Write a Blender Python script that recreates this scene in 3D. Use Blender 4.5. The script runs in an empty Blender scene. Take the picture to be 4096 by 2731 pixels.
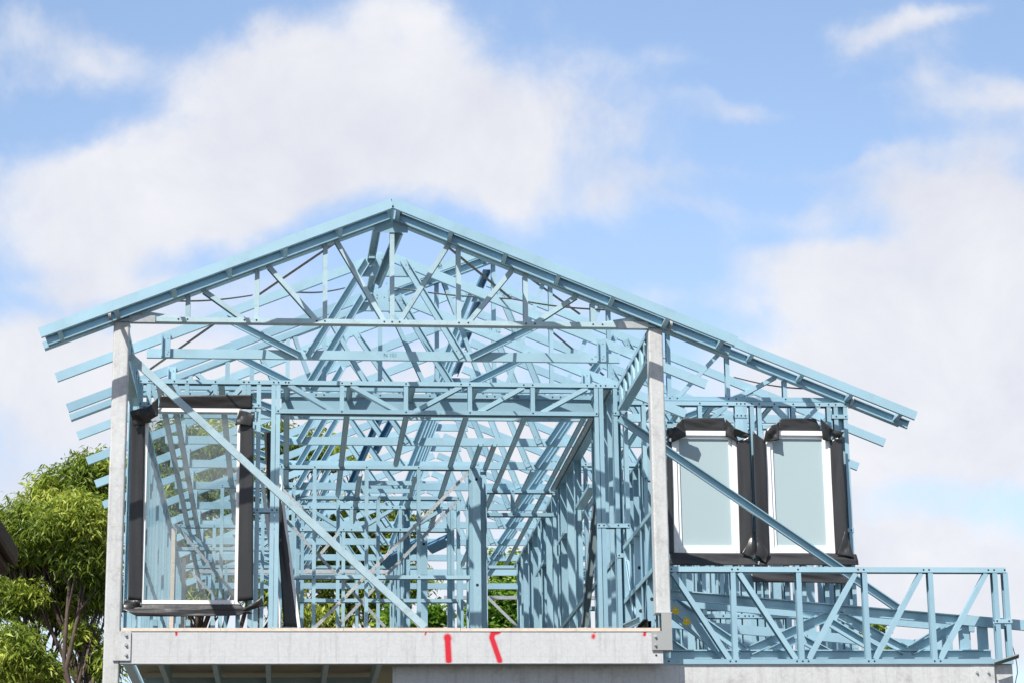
import bpy, bmesh, math, random
from mathutils import Vector as V, Matrix
random.seed(7)
sc = bpy.context.scene
COL = sc.collection

# ------------------------------------------------------------------ camera model (measured from the photograph)
FPX, YAW, PIT, ROL = 9518.6, .0965438, .264015, -.0134155
CAM = V((1.5331, -20.2796, 1.6))
cf = V((math.sin(YAW)*math.cos(PIT), math.cos(YAW)*math.cos(PIT), math.sin(PIT)))
r0 = V((math.cos(YAW), -math.sin(YAW), 0)); u0 = r0.cross(cf)
cr = r0*math.cos(ROL) + u0*math.sin(ROL)
cu = -r0*math.sin(ROL) + u0*math.cos(ROL)
def ray(x, y): return cf + cr*((x-2048)/FPX) - cu*((y-1365.5)/FPX)
def at(x, y, Y):
    r = ray(x, y); return CAM + r*((Y-CAM.y)/r.y)
def atz(x, y, Z):
    r = ray(x, y); return CAM + r*((Z-CAM.z)/r.z)
def atx(x, y, X):
    r = ray(x, y); return CAM + r*((X-CAM.x)/r.x)
def atroof(x, y, rx, rz, side, below=.02):          # point on a roof plane through ridge (rx, rz), side -1 left, +1 right
    r = ray(x, y); k = SL
    # z = rz - k*side*(X-rx) - below
    t = (rz - below + k*side*rx - CAM.z - k*side*CAM.x)/(r.z + k*side*r.x)
    return CAM + r*t
SL = .405                                            # roof slope
def roofN(X): return 8.315 - SL*abs(X-2.425)         # narrow front gable
def roofW(X): return 8.781 - SL*abs(X-3.575)         # wide rear gable

# ------------------------------------------------------------------ materials
MATS = {}
def nodes_of(name):
    m = bpy.data.materials.new(name); m.use_nodes = True
    nt = m.node_tree; b = nt.nodes['Principled BSDF']
    return m, nt, b
def noise(nt, scale, detail=4, rough=.6, stretch=None):
    tc = nt.nodes.new('ShaderNodeTexCoord'); mp = nt.nodes.new('ShaderNodeMapping')
    nt.links.new(tc.outputs['Object'], mp.inputs['Vector'])
    if stretch: mp.inputs['Scale'].default_value = stretch
    n = nt.nodes.new('ShaderNodeTexNoise'); n.inputs['Scale'].default_value = scale
    n.inputs['Detail'].default_value = detail; n.inputs['Roughness'].default_value = rough
    nt.links.new(mp.outputs['Vector'], n.inputs['Vector']); return n
def ramp(nt, src, stops):
    r = nt.nodes.new('ShaderNodeValToRGB'); e = r.color_ramp.elements
    while len(e) < len(stops): e.new(.5)
    for i, (p, c) in enumerate(stops):
        e[i].position = p; e[i].color = (*c, 1) if len(c) == 3 else c
    nt.links.new(src, r.inputs['Fac']); return r
def mixc(nt, fac, a, b, mode='MIX'):
    m = nt.nodes.new('ShaderNodeMix'); m.data_type = 'RGBA'; m.blend_type = mode
    for s, v in ((0, fac), (6, a), (7, b)):
        if hasattr(v, 'links') or hasattr(v, 'is_linked'): nt.links.new(v, m.inputs[s])
        elif s == 0: m.inputs[s].default_value = v
        else: m.inputs[s].default_value = (*v, 1)
    return m.outputs[2]
def mat(name, col, rough=.5, metal=0., var=.1, scale=3., detail=5, bump=0., dirt=None, dirt_amt=.5, dirt_scale=6, stretch=None, spec=.5, rv=True, spangle=False):
    m, nt, b = nodes_of(name)
    n = noise(nt, scale, detail, .65, stretch)
    lo = tuple(c*(1-var) for c in col); hi = tuple(min(1, c*(1+var)) for c in col)
    r = ramp(nt, n.outputs['Fac'], [(.3, lo), (.7, hi)])
    out = r.outputs['Color']
    if metal > 0 and rv:
        oi = nt.nodes.new('ShaderNodeObjectInfo'); rr_ = ramp(nt, oi.outputs['Random'], [(0, (.82, .86, .88)), (1, (1.08, 1.07, 1.05))])
        out = mixc(nt, 1., out, rr_.outputs['Color'], 'MULTIPLY')
    if spangle:
        vo = nt.nodes.new('ShaderNodeTexVoronoi'); vo.inputs['Scale'].default_value = 55; tcv = nt.nodes.new('ShaderNodeTexCoord'); nt.links.new(tcv.outputs['Object'], vo.inputs['Vector'])
        bw = nt.nodes.new('ShaderNodeSeparateColor'); nt.links.new(vo.outputs['Color'], bw.inputs[0])
        vr = ramp(nt, bw.outputs[0], [(0, (.94,)*3), (1, (1.05,)*3)]); out = mixc(nt, 1., out, vr.outputs['Color'], 'MULTIPLY')
        st = noise(nt, 7, 7, .7, (3.2, 3.2, .22)); sr = ramp(nt, st.outputs['Fac'], [(.50, (1, 1, 1)), (.72, (.80, .79, .77))]); out = mixc(nt, 1., out, sr.outputs['Color'], 'MULTIPLY')
    if dirt:
        d = noise(nt, dirt_scale, 8, .75)
        dr = ramp(nt, d.outputs['Fac'], [(.52, (0, 0, 0)), (.72, (dirt_amt,)*3)])
        out = mixc(nt, dr.outputs['Color'], out, dirt)
    nt.links.new(out, b.inputs['Base Color'])
    b.inputs['Roughness'].default_value = rough; b.inputs['Metallic'].default_value = metal
    b.inputs['Specular IOR Level'].default_value = spec
    if bump:
        bn = nt.nodes.new('ShaderNodeBump'); bn.inputs['Strength'].default_value = bump; bn.inputs['Distance'].default_value = .01
        n2 = noise(nt, scale*6, 4, .6)
        nt.links.new(n2.outputs['Fac'], bn.inputs['Height']); nt.links.new(bn.outputs['Normal'], b.inputs['Normal'])
    MATS[name] = m; return m
mat('blue_steel', (.34, .52, .61), .32, .2, .07, 2.2, 6, dirt=(.22, .33, .38), dirt_amt=.35, dirt_scale=3.5)
mat('blue_steel_worn', (.42, .56, .61), .42, .15, .10, 5, 8, dirt=(.20, .22, .21), dirt_amt=.6, dirt_scale=7)
mat('galvanised', (.50, .52, .53), .42, .45, .16, 14, 8, bump=.04, dirt=(.30, .30, .28), dirt_amt=.55, dirt_scale=4)
mat('galvanised_column', (.56, .565, .56), .45, .15, .06, 4, 9, spangle=True, rv=False, bump=.03, dirt=(.27, .26, .24), dirt_amt=.7, dirt_scale=5, stretch=(1, 1, .35))
mat('grey_paint_steel', (.40, .40, .39), .55, .1, .05, 4, dirt=(.45, .30, .18), dirt_amt=.25, dirt_scale=8)
mat('hole', (.015, .02, .022), .8)
mat('screw', (.55, .56, .56), .3, .8)
mat('ply', (.60, .50, .41), .8, 0, .15, 20)
mat('deck_top', (.16, .13, .10), .85, 0, .2, 6)
mat('chipboard', (.36, .33, .23), .9, 0, .25, 60, 6)
mat('teal_shade', (.34, .46, .48), .5, .1, .08, 3)
mat('membrane', (.030, .030, .031), .33, 0, .15, 1.6, bump=.22)
mat('white_frame', (.80, .80, .80), .3, 0, .02, 4)
mat('brown_gutter', (.075, .045, .026), .75, 0, .1, 4, spec=.15)
mat('strap_metal', (.27, .265, .255), .55, .1, .2, 30)
mat('shaded_steel', (.10, .14, .15), .5)  # blue steel with shade put into its colour
mat('brick', (.30, .22, .17), .9, 0, .2, 15)
mat('marker', (.02, .02, .025), .8)
mat('marker_faint', (.22, .40, .48), .6)
mat('bark', (.10, .07, .055), .85, 0, .35, 8, bump=.3)
mat('cable_purple', (.12, .05, .14), .4)
mat('yellow_paint', (.95, .62, .01), .6)
mat('ground_mat', (.085, .08, .068), .95, 0, .25, .6)
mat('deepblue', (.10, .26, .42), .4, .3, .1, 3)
def glassmat(name, tint, rough, frosted):
    m, nt, b = nodes_of(name)
    if frosted:
        n = noise(nt, 1.2, 3)
        r = ramp(nt, n.outputs['Fac'], [(.3, tuple(c*.97 for c in tint)), (.7, tint)])
        nt.links.new(r.outputs['Color'], b.inputs['Base Color'])
        b.inputs['Roughness'].default_value = .45
        b.inputs['Specular IOR Level'].default_value = .4
    else:
        nt.nodes.remove(b)
        tr = nt.nodes.new('ShaderNodeBsdfTransparent'); tr.inputs['Color'].default_value = (.86, .90, .90, 1)
        df = nt.nodes.new('ShaderNodeBsdfDiffuse'); df.inputs['Color'].default_value = (.55, .58, .57, 1)
        gl = nt.nodes.new('ShaderNodeBsdfGlossy'); gl.inputs['Roughness'].default_value = .02
        n = noise(nt, 1.1, 4)
        r = ramp(nt, n.outputs['Fac'], [(.40, (.04,)*3), (.62, (.15,)*3)])  # patchy pale diffuse veil stands in for sky reflections
        m1 = nt.nodes.new('ShaderNodeMixShader'); m2 = nt.nodes.new('ShaderNodeMixShader')
        nt.links.new(r.outputs['Color'], m1.inputs[0]); nt.links.new(tr.outputs[0], m1.inputs[1]); nt.links.new(df.outputs[0], m1.inputs[2])
        m2.inputs[0].default_value = .06
        nt.links.new(m1.outputs[0], m2.inputs[1]); nt.links.new(gl.outputs[0], m2.inputs[2])
        nt.links.new(m2.outputs[0], nt.nodes['Material Output'].inputs['Surface'])
    MATS[name] = m
glassmat('frosted_glass', (.36, .455, .475), .4, True)
glassmat('clear_glass', (.8, .8, .8), .02, False)
def painted_beam():
    m, nt, b = nodes_of('beam_paint')
    n = noise(nt, 10, 9, .7); r = ramp(nt, n.outputs['Fac'], [(.3, (.53, .535, .54)), (.7, (.565, .57, .575))])
    vo = nt.nodes.new('ShaderNodeTexVoronoi'); vo.inputs['Scale'].default_value = 55; tcv = nt.nodes.new('ShaderNodeTexCoord'); nt.links.new(tcv.outputs['Object'], vo.inputs['Vector'])
    bw = nt.nodes.new('ShaderNodeSeparateColor'); nt.links.new(vo.outputs['Color'], bw.inputs[0])
    vr = ramp(nt, bw.outputs[0], [(0, (.95,)*3), (1, (1.04,)*3)])
    st = noise(nt, 6, 7, .7, (3.5, 1, .25)); sr = ramp(nt, st.outputs['Fac'], [(.52, (1, 1, 1)), (.75, (.72, .71, .69))])
    base_ = mixc(nt, 1., mixc(nt, 1., r.outputs['Color'], vr.outputs['Color'], 'MULTIPLY'), sr.outputs['Color'], 'MULTIPLY')
    d = noise(nt, 3.2, 9, .78); dr = ramp(nt, d.outputs['Fac'], [(.56, (0, 0, 0)), (.78, (.45,)*3)])
    c = mixc(nt, dr.outputs['Color'], base_, (.33, .33, .31))
    sx = nt.nodes.new('ShaderNodeSeparateXYZ'); nt.links.new(tcv.outputs['Object'], sx.inputs[0])
    def band(sock, pos, wd, dark):
        m1 = nt.nodes.new('ShaderNodeMath'); m1.operation = 'COMPARE'; nt.links.new(sock, m1.inputs[0]); m1.inputs[1].default_value = pos; m1.inputs[2].default_value = wd
        m2 = nt.nodes.new('ShaderNodeMath'); m2.operation = 'MULTIPLY'; nt.links.new(m1.outputs[0], m2.inputs[0]); m2.inputs[1].default_value = dark; return m2.outputs[0]
    for z_ in (4.318, 4.458): c = mixc(nt, band(sx.outputs[2], z_, .0016, .22), c, (.30, .30, .29))
    for x_ in (.62, 1.83, 3.24, 3.30): c = mixc(nt, band(sx.outputs[0], x_, .005, .20), c, (.33, .33, .31))
    a = nt.nodes.new('ShaderNodeAttribute'); a.attribute_name = 'spray'
    n3 = noise(nt, 90, 3); mm = nt.nodes.new('ShaderNodeMath'); mm.operation = 'MULTIPLY_ADD'
    nt.links.new(n3.outputs['Fac'], mm.inputs[0]); mm.inputs[1].default_value = -.35; nt.links.new(a.outputs['Fac'], mm.inputs[2])
    rr = ramp(nt, mm.outputs[0], [(.02, (0, 0, 0)), (.85, (1, 1, 1))])
    c = mixc(nt, rr.outputs['Color'], c, (.58, .015, .035))
    nt.links.new(c, b.inputs['Base Color']); b.inputs['Roughness'].default_value = .5; b.inputs['Metallic'].default_value = .15
    MATS['beam_paint'] = m
painted_beam()
def leafmat(name, c1, c2, c3):
    m, nt, b = nodes_of(name)
    a = nt.nodes.new('ShaderNodeAttribute'); a.attribute_name = 'tint'
    r = ramp(nt, a.outputs['Fac'], [(0, c1), (.6, c2), (1, c3)])
    nt.links.new(r.outputs['Color'], b.inputs['Base Color']); b.inputs['Roughness'].default_value = .45
    tl = nt.nodes.new('ShaderNodeBsdfTranslucent'); nt.links.new(r.outputs['Color'], tl.inputs['Color'])
    mx = nt.nodes.new('ShaderNodeMixShader'); mx.inputs[0].default_value = .42
    nt.links.new(b.outputs[0], mx.inputs[1]); nt.links.new(tl.outputs[0], mx.inputs[2])
    nt.links.new(mx.outputs[0], nt.nodes['Material Output'].inputs['Surface']); MATS[name] = m
leafmat('gum_leaf', (.06, .11, .012), (.27, .36, .04), (.60, .62, .12))
leafmat('bright_leaf', (.06, .15, .01), (.18, .34, .03), (.42, .55, .08))

# ------------------------------------------------------------------ mesh helpers
def link(name, bm, mats, parent=None):
    me = bpy.data.meshes.new(name); bm.to_mesh(me); bm.free()
    for k in (mats if isinstance(mats, (list, tuple)) else [mats]): me.materials.append(MATS[k])
    o = bpy.data.objects.new(name, me); COL.objects.link(o)
    if parent is not None:
        o.parent = parent; o.location = -parent.location
    return o
def thing(name, label, cat, loc=(0, 0, 0), group=None):
    o = bpy.data.objects.new(name, None); COL.objects.link(o); o.location = loc; o.empty_display_size = .1
    o['label'] = label; o['category'] = cat; o['kind'] = 'thing'
    if group: o['group'] = group
    return o
def tag(o, label, cat, group=None):
    o['label'] = label; o['category'] = cat; o['kind'] = 'thing'
    if group: o['group'] = group
    return o
def prism(bm, A, B, u, v, prof, mi=0):
    a = [bm.verts.new(A + u*p + v*q) for p, q in prof]; b = [bm.verts.new(B + u*p + v*q) for p, q in prof]
    n = len(prof)
    fs = [bm.faces.new((a[i], a[(i+1) % n], b[(i+1) % n], b[i])) for i in range(n)]
    fs += [bm.faces.new(a[::-1]), bm.faces.new(b)]
    for f in fs: f.material_index = mi
def box(bm, x0, x1, y0, y1, z0, z1, mi=0):
    prism(bm, V((x0, y0, z0)), V((x0, y0, z1)), V((1, 0, 0)), V((0, 1, 0)), [(0, 0), (x1-x0, 0), (x1-x0, y1-y0), (0, y1-y0)], mi)
T = .0022
def cprof(kind, w, d, side=1, lip=.010):
    h = w/2
    if kind in 'WO':
        s = 1 if kind == 'W' else -1
        p = [(-h, 0), (h, 0), (h, d), (h-lip, d), (h-lip, d-T), (h-T, d-T), (h-T, T), (-h+T, T), (-h+T, d-T), (-h+lip, d-T), (-h+lip, d), (-h, d)]
        return [(a, b*s) for a, b in p]
    if kind == 'F':
        p = [(-h, 0), (-h, d), (h, d), (h, d-lip), (h-T, d-lip), (h-T, d-T), (-h+T, d-T), (-h+T, T), (h-T, T), (h-T, lip), (h, lip), (h, 0)]
        return [(a*side, b) for a, b in p]
    if kind == 'B': return [(-h, 0), (h, 0), (h, d), (-h, d)]
    if kind == 'H':   # top hat, flat face at v=0, brims at v=d
        b = h*.62
        return [(-b, 0), (b, 0), (b, d-T), (h, d-T), (h, d), (b-T, d), (b-T, T), (-b+T, T), (-b+T, d), (-h, d), (-h, d-T), (-b, d-T)]
NF = V((0, -1, 0))
def seg(bm, kind, p0, p1, w=.041, d=.09, n=NF, side=1, mi=0):
    p0, p1 = V(p0), V(p1); a = (p1-p0).normalized(); v = -n.normalized(); v = (v - a*v.dot(a)).normalized(); u = a.cross(v)
    prism(bm, p0, p1, u, v, cprof(kind, w, d, side), mi)
def disc(bm, c, n=NF, r=.0085, th=.0015, mi=1, k=8):
    n = n.normalized(); t = V((0, 0, 1)) if abs(n.z) < .9 else V((1, 0, 0)); a = n.cross(t).normalized(); b = n.cross(a)
    c = V(c)
    vs = [bm.verts.new(c + n*th + (a*math.cos(6.2832*i/k) + b*math.sin(6.2832*i/k))*r) for i in range(k)]
    ws = [bm.verts.new(c - n*.001 + (a*math.cos(6.2832*i/k) + b*math.sin(6.2832*i/k))*r) for i in range(k)]
    f = bm.faces.new(vs); f.material_index = mi
    for i in range(k):
        f = bm.faces.new((vs[i], ws[i], ws[(i+1) % k], vs[(i+1) % k])); f.material_index = mi
def member(parent, name, kind, p0, p1, w=.041, d=.09, n=NF, side=1, m='blue_steel', holes=(), screws=(), big=()):
    bm = bmesh.new(); seg(bm, kind, p0, p1, w, d, n, side)
    for h in holes: disc(bm, h, n, .0085)
    for h in big: disc(bm, h, n, .017, k=12)
    for s in screws: disc(bm, s, n, .0055, .006, 2, 6)
    bmesh.ops.recalc_face_normals(bm, faces=bm.faces)
    return link(name, bm, [m, 'hole', 'screw'], parent)
def txt(parent, s, p, size, m='marker', n=NF, rot=0, mirror=False):
    cu_ = bpy.data.curves.new('marker_writing', 'FONT'); cu_.body = s; cu_.size = size; cu_.extrude = .0003; cu_.resolution_u = 2
    cu_.materials.append(MATS[m]); cu_.align_x = 'CENTER'; cu_.align_y = 'CENTER'
    tmp = bpy.data.objects.new('tmp', cu_); me = bpy.data.meshes.new_from_object(tmp); bpy.data.objects.remove(tmp)
    o = bpy.data.objects.new('marker_writing', me); COL.objects.link(o)
    o.parent = parent; o.location = V(p) - parent.location; o.rotation_euler = (math.radians(90), math.radians(rot), 0)
    if mirror: o.scale = (-1, 1, 1)
    return o
def orient(o): return o
ZF = 4.567      # upper floor level
ZT = 7.24       # wall top

# ------------------------------------------------------------------ roof trusses
PH = .086
def rafter(parent, kind, roof, X0, X1, Y, w=PH, d=.04, drop=0., m='blue_steel', name='top_chord', side=1, screws=()):
    k = SL*(1 if roof(X1) > roof(X0) else -1); c = math.cos(math.atan(SL)); off = (w/2)/c + drop
    p0 = V((X0, Y, roof(X0)-off)); p1 = V((X1, Y, roof(X1)-off))
    return member(parent, name, kind, p0, p1, w, d, m=m, side=side, screws=screws)
def scr(x, z, Y, n=3, dx=.035, dz=.012):
    return [V((x+(i-(n-1)/2)*dx, Y, z+(dz if i % 2 else -dz))) for i in range(n)]
def web(parent, a, b, Y, m='blue_steel', w=.07, d=.038):
    p0, p1 = V((a[0], Y, a[1])), V((b[0], Y, b[1])); ax = (p1-p0).normalized()
    s = [p0+ax*.05+V((.012, 0, 0)), p0+ax*.08-V((.012, 0, 0)), p1-ax*.05, p1-ax*.09+V((.014, 0, 0))]
    return member(parent, 'web_member', 'O', p0, p1, w, d, m=m, screws=s)
def stiff(parent, X, Y, roof):
    zt = roof(X) - .03
    return member(parent, 'stiffener', 'O', (X, Y, ZT+.005), (X, Y, zt), .082, .036, screws=[V((X-.02, Y, ZT+.045)), V((X+.012, Y, ZT+.035)), V((X+.022, Y, ZT+.06)), V((X-.015, Y, zt-.05)), V((X+.015, Y, zt-.04))])
def narrow_truss(Y, label):
    t = thing('roof_truss', label, 'roof truss', (2.425, Y, ZT), 'narrow front trusses')
    rafter(t, 'W', roofN, -.6, 2.40, Y); rafter(t, 'W', roofN, 2.45, 5.45, Y)
    member(t, 'bottom_chord', 'W', (.22, Y-.004, ZT+.043), (4.63, Y-.004, ZT+.043), PH, .04,
           screws=scr(.42, ZT+.05, Y-.004, 2)+scr(4.4, ZT+.05, Y-.004, 3))
    Yw = Y-.008
    for s in (-1, 1):
        X = lambda x: 2.425+s*x
        web(t, (X(.715), ZT+.03), (X(.165), 8.21), Yw)
        web(t, (X(.80), ZT+.03), (X(1.49), roofN(X(1.49))-.09), Yw)
        stiff(t, X(2.03), Yw, roofN)
    member(t, 'collar_tie', 'W', (2.16, Y-.005, 8.10), (2.69, Y-.005, 8.10), .09, .04, screws=scr(2.2, 8.12, Y-.005, 2)+scr(2.65, 8.12, Y-.005, 2))
    member(t, 'apex_plate', 'B', (2.425, Y-.003, 8.12), (2.425, Y-.003, 8.27), .16, .003, screws=[V((2.39, Y-.003, 8.22)), V((2.39, Y-.003, 8.19)), V((2.46, Y-.003, 8.2))])
    return t
n1 = narrow_truss(1.2, 'light blue steel W truss of the narrow gable, first one behind the front gable truss')
n2 = narrow_truss(2.4, 'light blue steel W truss of the narrow gable, second one behind the front gable truss')
ORD = ['first', 'second', 'third', 'fourth', 'fifth', 'sixth', 'seventh', 'eighth', 'ninth', 'tenth']
def wide_truss(i, Y):
    t = thing('roof_truss', 'wide light blue steel W truss across the whole house, %s behind the wing gable' % ORD[i-3], 'roof truss', (3.575, Y, ZT), 'wide rear trusses')
    rafter(t, 'W', roofW, -.6, 3.55, Y); rafter(t, 'W', roofW, 3.60, 7.76, Y)
    member(t, 'bottom_chord', 'W', (.22, Y-.004, ZT+.043), (6.93, Y-.004, ZT+.043), PH, .04, screws=scr(.4, ZT+.05, Y-.004, 2)+scr(6.7, ZT+.05, Y-.004, 3))
    Yw = Y-.008
    for s in (-1, 1):
        X = lambda x: 3.575+s*x
        web(t, (X(.67), ZT+.03), (X(.13), 8.66), Yw)
        web(t, (X(.76), ZT+.03), (X(1.36), roofW(X(1.36))-.08), Yw)
        web(t, (X(1.93), ZT+.03), (X(1.46), roofW(X(1.46))-.08), Yw)
        web(t, (X(2.02), ZT+.03), (X(2.8), roofW(X(2.8))-.08), Yw)
        stiff(t, X(3.18), Yw, roofW)
    member(t, 'collar_tie', 'W', (3.31, Y-.005, 8.56), (3.84, Y-.005, 8.56), .09, .04, screws=scr(3.35, 8.58, Y-.005, 2)+scr(3.8, 8.58, Y-.005, 2))
    return t
WT = {}
for i in range(3, 13): WT[i] = wide_truss(i, 1.2*i)

def gable_truss(label, roof, ridge, Y, Xl, Xr, tail_l, tail_r, verts, diags, worn, loc, group=None):
    """flange-front lattice truss"""
    m = worn
    t = thing('gable_truss', label, 'gable truss', loc)
    hol = []
    for x in verts: hol += [V((x-.0, Y, ZT+.033))]
    for a, b in diags: hol += [V((a, Y, ZT+.033))]
    member(t, 'bottom_chord', 'F', (Xl, Y, ZT+.032), (Xr, Y, ZT+.032), .043, .09, m=m, side=1, holes=hol)
    c = math.cos(math.atan(SL))
    for (a, b) in ((tail_l, ridge-.005), (ridge+.005, tail_r)):
        rafter(t, 'F', roof, a, b, Y, .06, .09, drop=.035, m='blue_steel', side=1 if a > ridge-.1 else 1)
    for x in verts:
        zt = roof(x)-.10
        member(t, 'vertical_web', 'F', (x, Y+.004, ZT+.052), (x, Y+.004, zt), .041, .082, m=m, side=1)
    for a, b in diags:
        zt = roof(b)-.10
        member(t, 'diagonal_web', 'F', (a, Y+.006, ZT+.04), (b, Y+.006, zt), .041, .078, m=m, side=1 if b < a else -1)
    return t
V0 = [.639, 1.241, 1.841, 2.434, 3.027, 3.625, 4.226]
D0 = [(.56, .235), (1.135, .77), (1.77, 1.34), (2.365, 1.94), (2.50, 2.94), (3.11, 3.51), (3.705, 4.09), (4.31, 4.61)]
g0 = gable_truss('front gable truss of lattice steel sitting on the two galvanised columns', roofN, 2.425, 0, .03, 4.82, -.6, 5.45, V0, D0, 'blue_steel_worn', (2.425, 0, ZT))
member(g0, 'apex_plate', 'B', (2.425, -.004, 8.10), (2.425, -.004, 8.22), .30, .003)
for X0, X1 in ((.135, .36), (4.45, 4.72)):
    member(g0, 'fixing_cleat', 'B', (X0, .0, ZT), (X1, .0, ZT), .022, .06, n=V((0, 0, -1)), m='galvanised')
VW = [.562, .923, 1.164, 1.517, 1.879, 2.436, 3.004, 3.579, 4.158, 4.745, 5.345, 5.943, 6.526]
DW = [(6.02, 6.45), (5.42, 5.87), (4.83, 5.27), (4.24, 4.67), (3.66, 4.09), (3.50, 3.07), (2.93, 2.50), (2.36, 1.95), (1.80, 1.58), (1.44, 1.22), (.85, .62)]
gw = gable_truss('wing gable truss of lattice steel above the two frosted windows', roofW, 3.575, 2.7, .1, 7.10, -.6, 7.70, VW, DW, 'blue_steel', (3.575, 2.7, ZT))

# barge ladders (outer rail, inner rail, outlookers)
def ladder(label, roof, spans, Yo, Yi, outs, loc):
    t = thing('barge_ladder', label, 'barge ladder', loc)
    for (a, b) in spans:
        rafter(t, 'W', roof, a, b, Yo, .088, .04, name='outer_rail')
        rafter(t, 'O', roof, a+(.03 if a < b else 0), b, Yi-.002, .088, .04, drop=.022 if Yo > 1 else 0, name='inner_rail')
    for x in outs:
        z = roof(x); sgn = 1 if roof(x+.01) > roof(x) else -1; a = math.atan(SL)*sgn
        n = V((math.sin(a)*1, 0, -math.cos(a)))
        zc = z - .048/math.cos(a)
        ax = V((math.cos(a), 0, math.sin(a)))
        bm = bmesh.new()
        seg(bm, 'W', (x, Yo+.003, zc), (x, Yi-.004, zc), .082, .038, n=-ax, side=1)
        bmesh.ops.recalc_face_normals(bm, faces=bm.faces)
        link('outlooker', bm, ['blue_steel', 'hole'], t)
    return t
ladder('light blue barge ladder along both slopes of the front gable', roofN, [(-.6, 2.42), (2.432, 5.45)], -.345, -.002,
       [-.466, .012, .497, .974, 1.455, 1.938, 2.395, 2.47, 2.936, 3.417, 3.886, 4.368, 4.846, 5.328], (2.425, -.2, 8.2))
ladder('light blue barge ladder running down the right slope over the frosted windows', roofW, [(2.5, 3.57), (3.582, 7.77)], 2.36, 2.695,
       [2.9, 3.45, 3.70, 4.22, 4.70, 5.18, 5.64, 6.14, 6.64, 7.13, 7.62], (3.575, 2.5, 8.7))

# ridge struts between trusses
def strut(label, p0, p1, w=.075, d=.04, kind='O', m='blue_steel', n=V((0, 0, -1)), name='ridge_strut'):
    bm = bmesh.new(); seg(bm, kind, p0, p1, w, d, n=n); bmesh.ops.recalc_face_normals(bm, faces=bm.faces)
    o = link(name, bm, [m]); return tag(o, label, 'strut')
strut('blue ridge channel from the front gable peak to the first truss behind', (2.30, .1, 8.19), (2.29, 1.19, 8.245))
strut('blue ridge channel between the first and second narrow truss peaks', (2.33, 1.25, 8.20), (2.31, 2.39, 8.24))
strut('short blue channel hanging down from under the front gable peak', (2.51, .10, 8.14), (2.33, .55, 7.77), n=V((-.3, -1, 0)), kind='O')
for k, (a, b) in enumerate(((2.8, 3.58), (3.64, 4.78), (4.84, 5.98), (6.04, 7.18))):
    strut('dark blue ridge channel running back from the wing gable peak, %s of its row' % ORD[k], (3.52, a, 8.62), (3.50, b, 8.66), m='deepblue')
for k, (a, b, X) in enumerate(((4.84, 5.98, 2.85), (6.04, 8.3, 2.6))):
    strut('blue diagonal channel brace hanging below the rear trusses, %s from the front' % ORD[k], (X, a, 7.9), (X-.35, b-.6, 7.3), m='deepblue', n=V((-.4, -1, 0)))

# ------------------------------------------------------------------ wall frames
def wallF(label, Y, X0, X1, z0, z1, studs, rails=(), diags=(), loc=None, m='blue_steel', wide=(), bottom=True, extra_holes=(), grp=None):
    t = thing('wall_frame', label, 'wall frame', (X0, Y, z0), grp)
    hx = [s if not isinstance(s, tuple) else s[0] for s in studs]
    full = [s for s in studs if not isinstance(s, tuple) or s[2] is None or s[2] > z1-.1]
    hs = [V(((s if not isinstance(s, tuple) else s[0]), Y, z1-.021)) for s in full] + [V((a[0], Y, a[1])) for a in extra_holes]
    for (a, b) in diags:
        for q in (a, b):
            if q[1] > z1-.06: hs.append(V((q[0], Y, z1-.021)))
    member(t, 'top_plate', 'F', (X0, Y, z1-.0205), (X1, Y, z1-.0205), m=m, holes=hs, side=-1)
    if bottom: member(t, 'bottom_plate', 'F', (X0, Y, z0+.0205), (X1, Y, z0+.0205), m=m, side=1)
    for s in studs:
        x, a, b = (s, None, None) if not isinstance(s, tuple) else s
        a = z0+.041 if a is None else a; b = z1-.041 if b is None else b
        member(t, 'stud', 'F', (x, Y+.003, a), (x, Y+.003, b), .041, .084, m=m, side=1)
    for s in wide:
        x, a, b = s
        member(t, 'wide_stud', 'W', (x, Y+.002, a), (x, Y+.002, b), .088, .04, m=m, big=[V((x, Y+.002, b-.13)), V((x, Y+.002, (a+b)/2))])
    for (a, b, z) in rails:
        hr = [V((x, Y-.003, z)) for x in hx if a-.01 <= x <= b+.01]
        member(t, 'noggin', 'F', (a, Y-.003, z), (b, Y-.003, z), .041, .088, m=m, holes=hr, side=-1)
    for (a, b) in diags:
        member(t, 'diagonal', 'F', (a[0], Y+.005, a[1]), (b[0], Y+.005, b[1]), .041, .08, m=m, side=1)
    return t
zp = ZT-.041; zl = 6.948
W1 = wallF('recessed front wall frame with the tall window opening and the lattice lintel', 2.0, .10, 4.75, ZF, ZT,
    [.123, (.561, 6.99, None), (.831, 6.99, None), (1.103, 6.99, None), (1.148, 6.97, None), 1.246, 1.387, 1.432,
     (2.041, zl, None), (2.657, zl, None), (3.275, zl, None), (3.886, zl, None), 4.505, 4.552, 4.691, (4.789, None, 6.965), (.20, 6.99, None),
     (1.08, None, 5.0), (.32, None, 4.93), (.62, None, 4.93), (.85, None, 4.93), (1.19, ZF+.04, 6.97)],
    rails=[(.12, .32, 6.995), (1.13, 1.27, 6.99), (1.18, 1.45, 5.972), (1.41, 4.52, zl-.012), (4.49, 4.80, 5.84), (4.67, 4.80, 6.945), (4.67, 4.76, 5.55)],
    diags=[((.22, zp), (.31, 6.95)), ((.44, zp), (.58, 6.96)), ((1.10, zp), (.90, 6.96)), ((.83, zp), (.64, 6.96)),
           ((1.53, zp), (1.96, zl)), ((2.13, zp), (2.58, zl)), ((3.19, zp), (2.74, zl)), ((3.80, zp), (3.36, zl)), ((4.42, zp), (3.97, zl))],
    extra_holes=[(1.5, ZT-.02), (4.60, ZT-.02)])
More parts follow.
